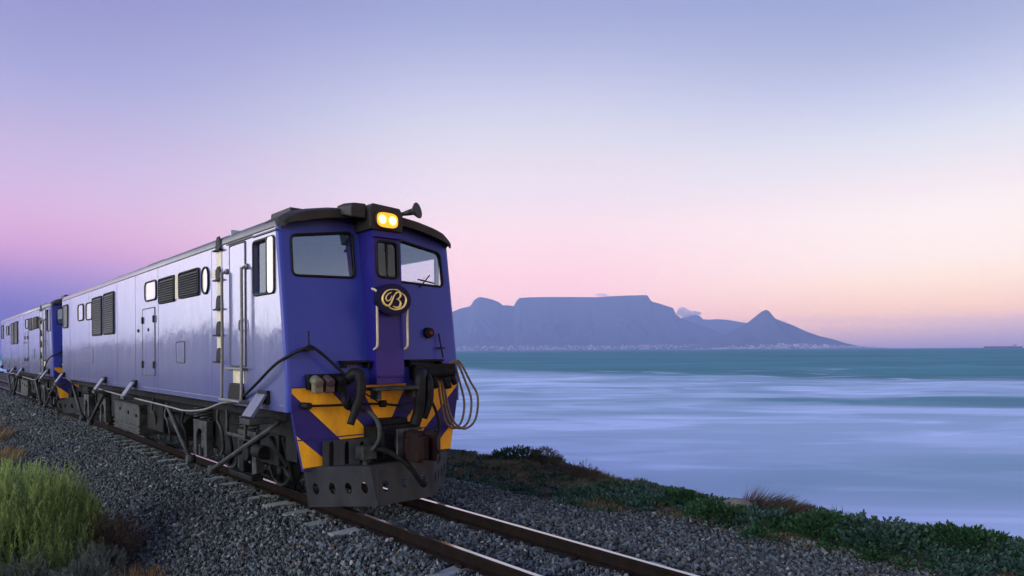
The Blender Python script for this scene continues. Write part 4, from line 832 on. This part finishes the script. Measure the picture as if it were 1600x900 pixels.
    # crew door with grab rails
    dr = MB().prism([(x, y - .001, z) for x, z in rr(-1.98, -1.42, 1.96, 3.72, .03)], [(x, y - .012, z) for x, z in rr(-1.98, -1.42, 1.96, 3.72, .03)]).build('crew_door', M['blue'], e, bevel=.004)
    k = MB(); ring_frame(k, rr(-2.0, -1.4, 1.95, 3.74, .03), P(.004), .013, 5); k.build('door_edge', M['louvre'], dr)
    MB().tube(spline([(-1.48, y - .012, 2.62), (-1.48, y - .06, 2.6), (-1.48, y - .06, 2.48), (-1.48, y - .012, 2.46)], 4), .012, 6).build('handle', M['handrail'], dr)
    for x in (-2.12, -1.34):
        MB().tube(spline([(x, y + .005, 3.37), (x, y - .07, 3.34), (x, y - .08, 3.25), (x, y - .08, 2.4), (x, y - .09, 1.6), (x, y - .09, 1.46), (x, y + .005, 1.45)], 4), .022, 8).cyl((x, y, 3.37), (x, y - .03, 3.37), .045, .04, 10).build('grab_rail', M['handrail'], e)
    MB().box(-2.14, -1.32, y - .14, y - .002, 1.44, 1.475).box(-2.1, -1.36, y - .07, y - .002, 1.9, 1.93).build('door_step_tread', M['handrail'], e, bevel=.008)
    a = [(-1.98, 1.475), (-1.42, 1.475), (-1.5, 1.7), (-1.9, 1.7)]
    MB().prism([(p, y - .002, q) for p, q in a], [(p, y - .06, q) for p, q in a]).build('step_recess', M['black'], e, bevel=.01)
    MB().box(-1.88, -1.46, y - .01, y - .002, 1.705, 1.895).build('cream_panel', M['cream'], e)
    # cab side window: sliding pane half open, quarter pane
    MB().prism([(a_, y - .012, b) for a_, b in rr(-.59, -.4, 2.94, 3.68, .06)], [(a_, y - .024, b) for a_, b in rr(-.59, -.4, 2.94, 3.68, .06)]).build('quarter_pane_painted_sky', M['glaze'], e)  # opaque pale quarter pane, the sky's reflection painted into its colour
    k = MB(); ring_frame(k, rr(-1.1, -.4, 2.94, 3.68, .05), P(.004), .02); k.box(-.62, -.6, y - .03, y + .03, 2.94, 3.68).build('cab_window_frame', M['visor'], e)
    MB().fill([(-1.0, 2.97), (-.62, 2.97), (-.62, 3.64), (-1.0, 3.64)], [], lambda x, z: (x, y + .03, z)).build('sliding_pane_shade', M['shadeglass'], e, fix=False)  # tinted so the window looks into a shaded cab
    MB().box(-1.06, -.36, 1.35, 1.36, 2.96, 3.0).box(-.62, -.57, 1.34, 1.4, 2.96, 3.66).build('far_window_frame', M['interior'], e)
    MB().box(-1.12, -.3, y - .02, y, 3.745, 3.765).box(-2.1, -1.12, y - .02, y, 3.76, 3.78).build('rain_strip', M['louvre'], e)
    # jacking pads
    def jack(x, sc=1.0, z=1.4):
        o = empty('jacking_pad', (0, 0, 0)); 
        w = .14 * sc
        b = MB().box(x - w, x + w, y - .05, y + .02, z + .02, z + .18 * sc).build('jacking_bracket', M['black'], e, bevel=.01)
        bpy.data.objects.remove(o)
        pl_ = [(y - .03, z + .14 * sc), (y - .07, z + .14 * sc), (y - .24 * sc, z - .12 * sc), (y - .2 * sc, z - .14 * sc)]
        MB().prism([(x - w, a, c) for a, c in pl_], [(x + w, a, c) for a, c in pl_]).build('jacking_plate', M['jack'], b, bevel=.006)
        MB().box(x - w * 1.1, x + w * 1.1, y - .26 * sc, y + .05, z - .22 * sc, z - .15 * sc).build('jacking_foot', M['dusty'], b, bevel=.01)
    jack(-.72, 1.1, 1.44); jack(-7.56); jack(-10.44); jack(-16.2)
    # --- underframe and running gear
    MB().box(-LEN, -.1, -1.2, 1.2, 1.2, 1.4).box(-LEN + .1, -.12, -1.0, 1.0, .95, 1.2).build('underframe', M['under'], e, bevel=.02)
    MB().box(-.55, -.2, -1.2, 1.2, .7, 1.3).build('front_frame', M['under'], e)
    for x0, x1 in ((-4.9, -1.6), (-15.0, -11.7)):
        bo = MB()
        for s in (-1, 1):
            o = [(x0, .78), (x0 + .25, .98), (x1 - .25, .98), (x1, .78), (x1, .62), (x1 - .9, .56), (x1 - 1.2, .42), (x0 + 1.2, .42), (x0 + .9, .56), (x0, .62)]
            bo.prism([(x, s * .86, z) for x, z in o], [(x, s * .98, z) for x, z in o])
        bo.box(x0 + 1.1, x1 - 1.1, -.86, .86, .4, .8).box(x0 + .1, x0 + .3, -.86, .86, .55, .8).box(x1 - .3, x1 - .1, -.86, .86, .55, .8)
        bg = bo.build('bogie_frame', M['under'], e, bevel=.015)
        for x in (x0 + .62, x1 - .5):
            for s in (-1, 1):
                wh = MB(); r0 = .47; n = 36
                pr_ = [(.40, s * .47), (r0 + .03, s * .475), (r0 + .03, s * .5), (r0, s * .51), (r0 - .01, s * .6), (.39, s * .6), (.385, s * .57), (.16, s * .56), (.13, s * .62), (0.02, s * .62)]
                rings = [[(x + r_ * math.cos(k * 2 * math.pi / n), yy, r0 + r_ * math.sin(k * 2 * math.pi / n)) for k in range(n)] for r_, yy in pr_]
                wh.loft(rings, True, True); wo_ = wh.build('wheel', M['under'], bg)
                sp = MB()
                for k in range(6):
                    t = k * math.pi / 3 + .3; d_ = Vector((math.cos(t), 0, math.sin(t))); sp.cyl(Vector((x, s * .59, r0)) + d_ * .12, Vector((x, s * .59, r0)) + d_ * .39, .055, .04, 8)
                sp.build('spokes', M['dusty'], wo_)
                rm = MB(); rm.tube([(x + .43 * math.cos(k * 2 * math.pi / n), s * .605, r0 + .43 * math.sin(k * 2 * math.pi / n)) for k in range(n)], .028, 6, True); rm.build('tyre_rim', M['dusty'], wo_)
            MB().cyl((x, -.6, .47), (x, .6, .47), .08, .08, 12).build('axle', M['under'], bg)
        for x in (x0 + .62, x1 - .5):
            # horn guide arch, axle box and coil springs
            arch = [(x - .36, .95), (x + .36, .95), (x + .34, .6), (x + .38, .34), (x + .2, .3)] + [(x + .2 * math.cos(t), .58 + .22 * math.sin(t)) for t in np.linspace(0, math.pi, 9)] + [(x - .2, .3), (x - .38, .34), (x - .34, .6)]
            ab = MB().prism([(a_, -1.02, b) for a_, b in arch], [(a_, -1.14, b) for a_, b in arch]).build('horn_guide', M['dusty'] if x != x1 - .5 or True else M['under'], bg, bevel=.012)
            MB().cyl((x, -.98, .52), (x, -1.1, .52), .09, .08, 16).box(x - .05, x + .03, -1.1, -1.0, .5, .72).box(x - .2, x - .13, -1.1, -1.0, .3, .5).build('axle_box', M['dusty'], bg, bevel=.015)
            for dx_ in (-.17, .17):
                MB().tube([(x + dx_ + .085 * math.cos(t), -1.08 + .085 * math.sin(t), .97 + .3 * t / (12 * math.pi)) for t in np.linspace(0, 12 * math.pi, 120)], .016, 6).build('coil_spring', M['dusty'], bg, bevel=0)
    # traction struts
    for a_, b in (((-.75, 1.2), (-3.55, .17)), ((-6.1, 1.08), (-4.75, .2)), ((-16.3, 1.15), (-14.85, .22)), ((-11.9, 1.08), (-13.7, .2))):
        k = MB().cyl((a_[0], -1.16, a_[1]), (b[0], -1.16, b[1]), .042, .042, 12).cyl((b[0], -1.22, b[1]), (b[0], -1.08, b[1]), .08, .08, 14).build('traction_strut', M['dusty'], e)
    # battery box and other gear under the body
    bb = MB().box(-10.5, -8.15, -1.2, -.4, .33, 1.0).build('battery_box', M['dusty'], e, bevel=.015)
    k = MB()
    for z in (.36, .42, .52, .98): k.box(-10.52, -8.13, -1.225, -1.2, z - .012, z + .012)
    k.build('box_ribs', M['dusty'], bb)
    k = MB()
    for x in (-9.9, -9.1, -8.4): k.cyl((x, -1.2, .78 - .05 * (x + 9)), (x, -1.225, .78 - .05 * (x + 9)), .04, .035, 10)
    k.build('box_bolt', M['black'], bb)
    MB().box(-7.9, -6.7, -1.1, -.3, .5, 1.1).cyl((-6.5, -.9, .72), (-5.4, -.9, .72), .2, .2, 18).box(-11.6, -10.7, -1.05, -.3, .5, 1.1).build('equipment_case', M['under'], e, bevel=.02)
    MB().tube(spline([(-11.4, -1.42, 1.26), (-9.0, -1.45, 1.22), (-7.0, -1.46, 1.2), (-5.0, -1.45, 1.17), (-4.0, -1.46, 1.16), (-3.0, -1.47, 1.24), (-2.1, -1.48, 1.4), (-1.4, -1.46, 1.46)], 6), .017, 8).build('side_conduit', M['handrail'], e)
    for x, z0, z1, m in ((-7.3, .55, 1.2, 'dusty'), (-6.3, .4, 1.15, 'dusty'), (-5.2, .25, 1.1, 'under'), (-2.9, .35, 1.15, 'under'), (-12.9, .4, 1.15, 'under'), (-3.3, .45, 1.3, 'dusty')):
        MB().tube(spline([(x, -1.12, z1), (x + .03, -1.17, z1 - .25), (x + .16, -1.15, (z0 + z1) / 2), (x + .1, -1.1, z0 + .12), (x - .12, -1.05, z0)], 5), .026, 8).build('sand_pipe', M[m], e)
    MB().box(-2.75, -1.95, -1.22, -1.18, .84, .89).box(-2.76, -2.7, -1.22, -1.18, .84, 1.25).box(-2.0, -1.94, -1.22, -1.18, .84, 1.25).build('step_frame', M['dusty'], e, bevel=.008)
    MB().box(-2.7, -1.75, -1.2, -1.02, .22, .3).box(-2.4, -2.2, -1.15, -1.0, .3, .8).cyl((-2.0, -1.2, .62), (-2.0, -1.0, .62), .12, .12, 16).cyl((-1.5, -1.22, .72), (-1.2, -1.22, .72), .1, .1, 14).box(-1.55, -.9, -1.15, -.9, .55, 1.1).build('brake_gear', M['under'], e, bevel=.015)
    MB().box(-1.5, -.5, -1.18, -1.1, 1.0, 1.2).cyl((-1.1, -1.2, .95), (-.8, -1.05, .55), .05, .04, 10).cyl((-.6, -1.2, 1.0), (-.75, -1.0, .35), .04, .03, 10).build('sandbox', M['under'], e, bevel=.015)
    return e
loco = make_loco()
tag(loco, 'glossy violet-blue locomotive with yellow chevrons and lit headlights leading the train', 'locomotive', 'coupled blue locomotives')
l2 = copy_tree(loco); l2.location = W(UF - 18.5, VC, 0)
tag(l2, 'second blue locomotive coupled behind the leading one', 'locomotive', 'coupled blue locomotives')

# ------------------------------------------------------------------ haze over the bay
bm = bmesh.new(); bmesh.ops.create_cube(bm, size=1); me = bpy.data.meshes.new('haze'); bm.to_mesh(me); bm.free()
b_ = HZ_BOX; zb = SEA - 7
hz = link('haze', me, loc=((b_[0] + b_[1]) / 2, (b_[2] + b_[3]) / 2, (b_[4] + zb) / 2)); hz.scale = (b_[1] - b_[0], b_[3] - b_[2], b_[4] - zb)
m = bpy.data.materials.new('evening_haze'); m.use_nodes = True; t = m.node_tree; t.nodes.clear()
pv = N(t, 'ShaderNodeVolumePrincipled'); o = N(t, 'ShaderNodeOutputMaterial'); pv.inputs['Color'].default_value = (.43, .56, 1.0, 1); pv.inputs['Density'].default_value = HZ_D
t.links.new(pv.outputs[0], o.inputs['Volume']); me.materials.append(m); hz['kind'] = 'stuff'; hz['label'] = 'thin lavender evening haze over the bay'; hz['category'] = 'haze'
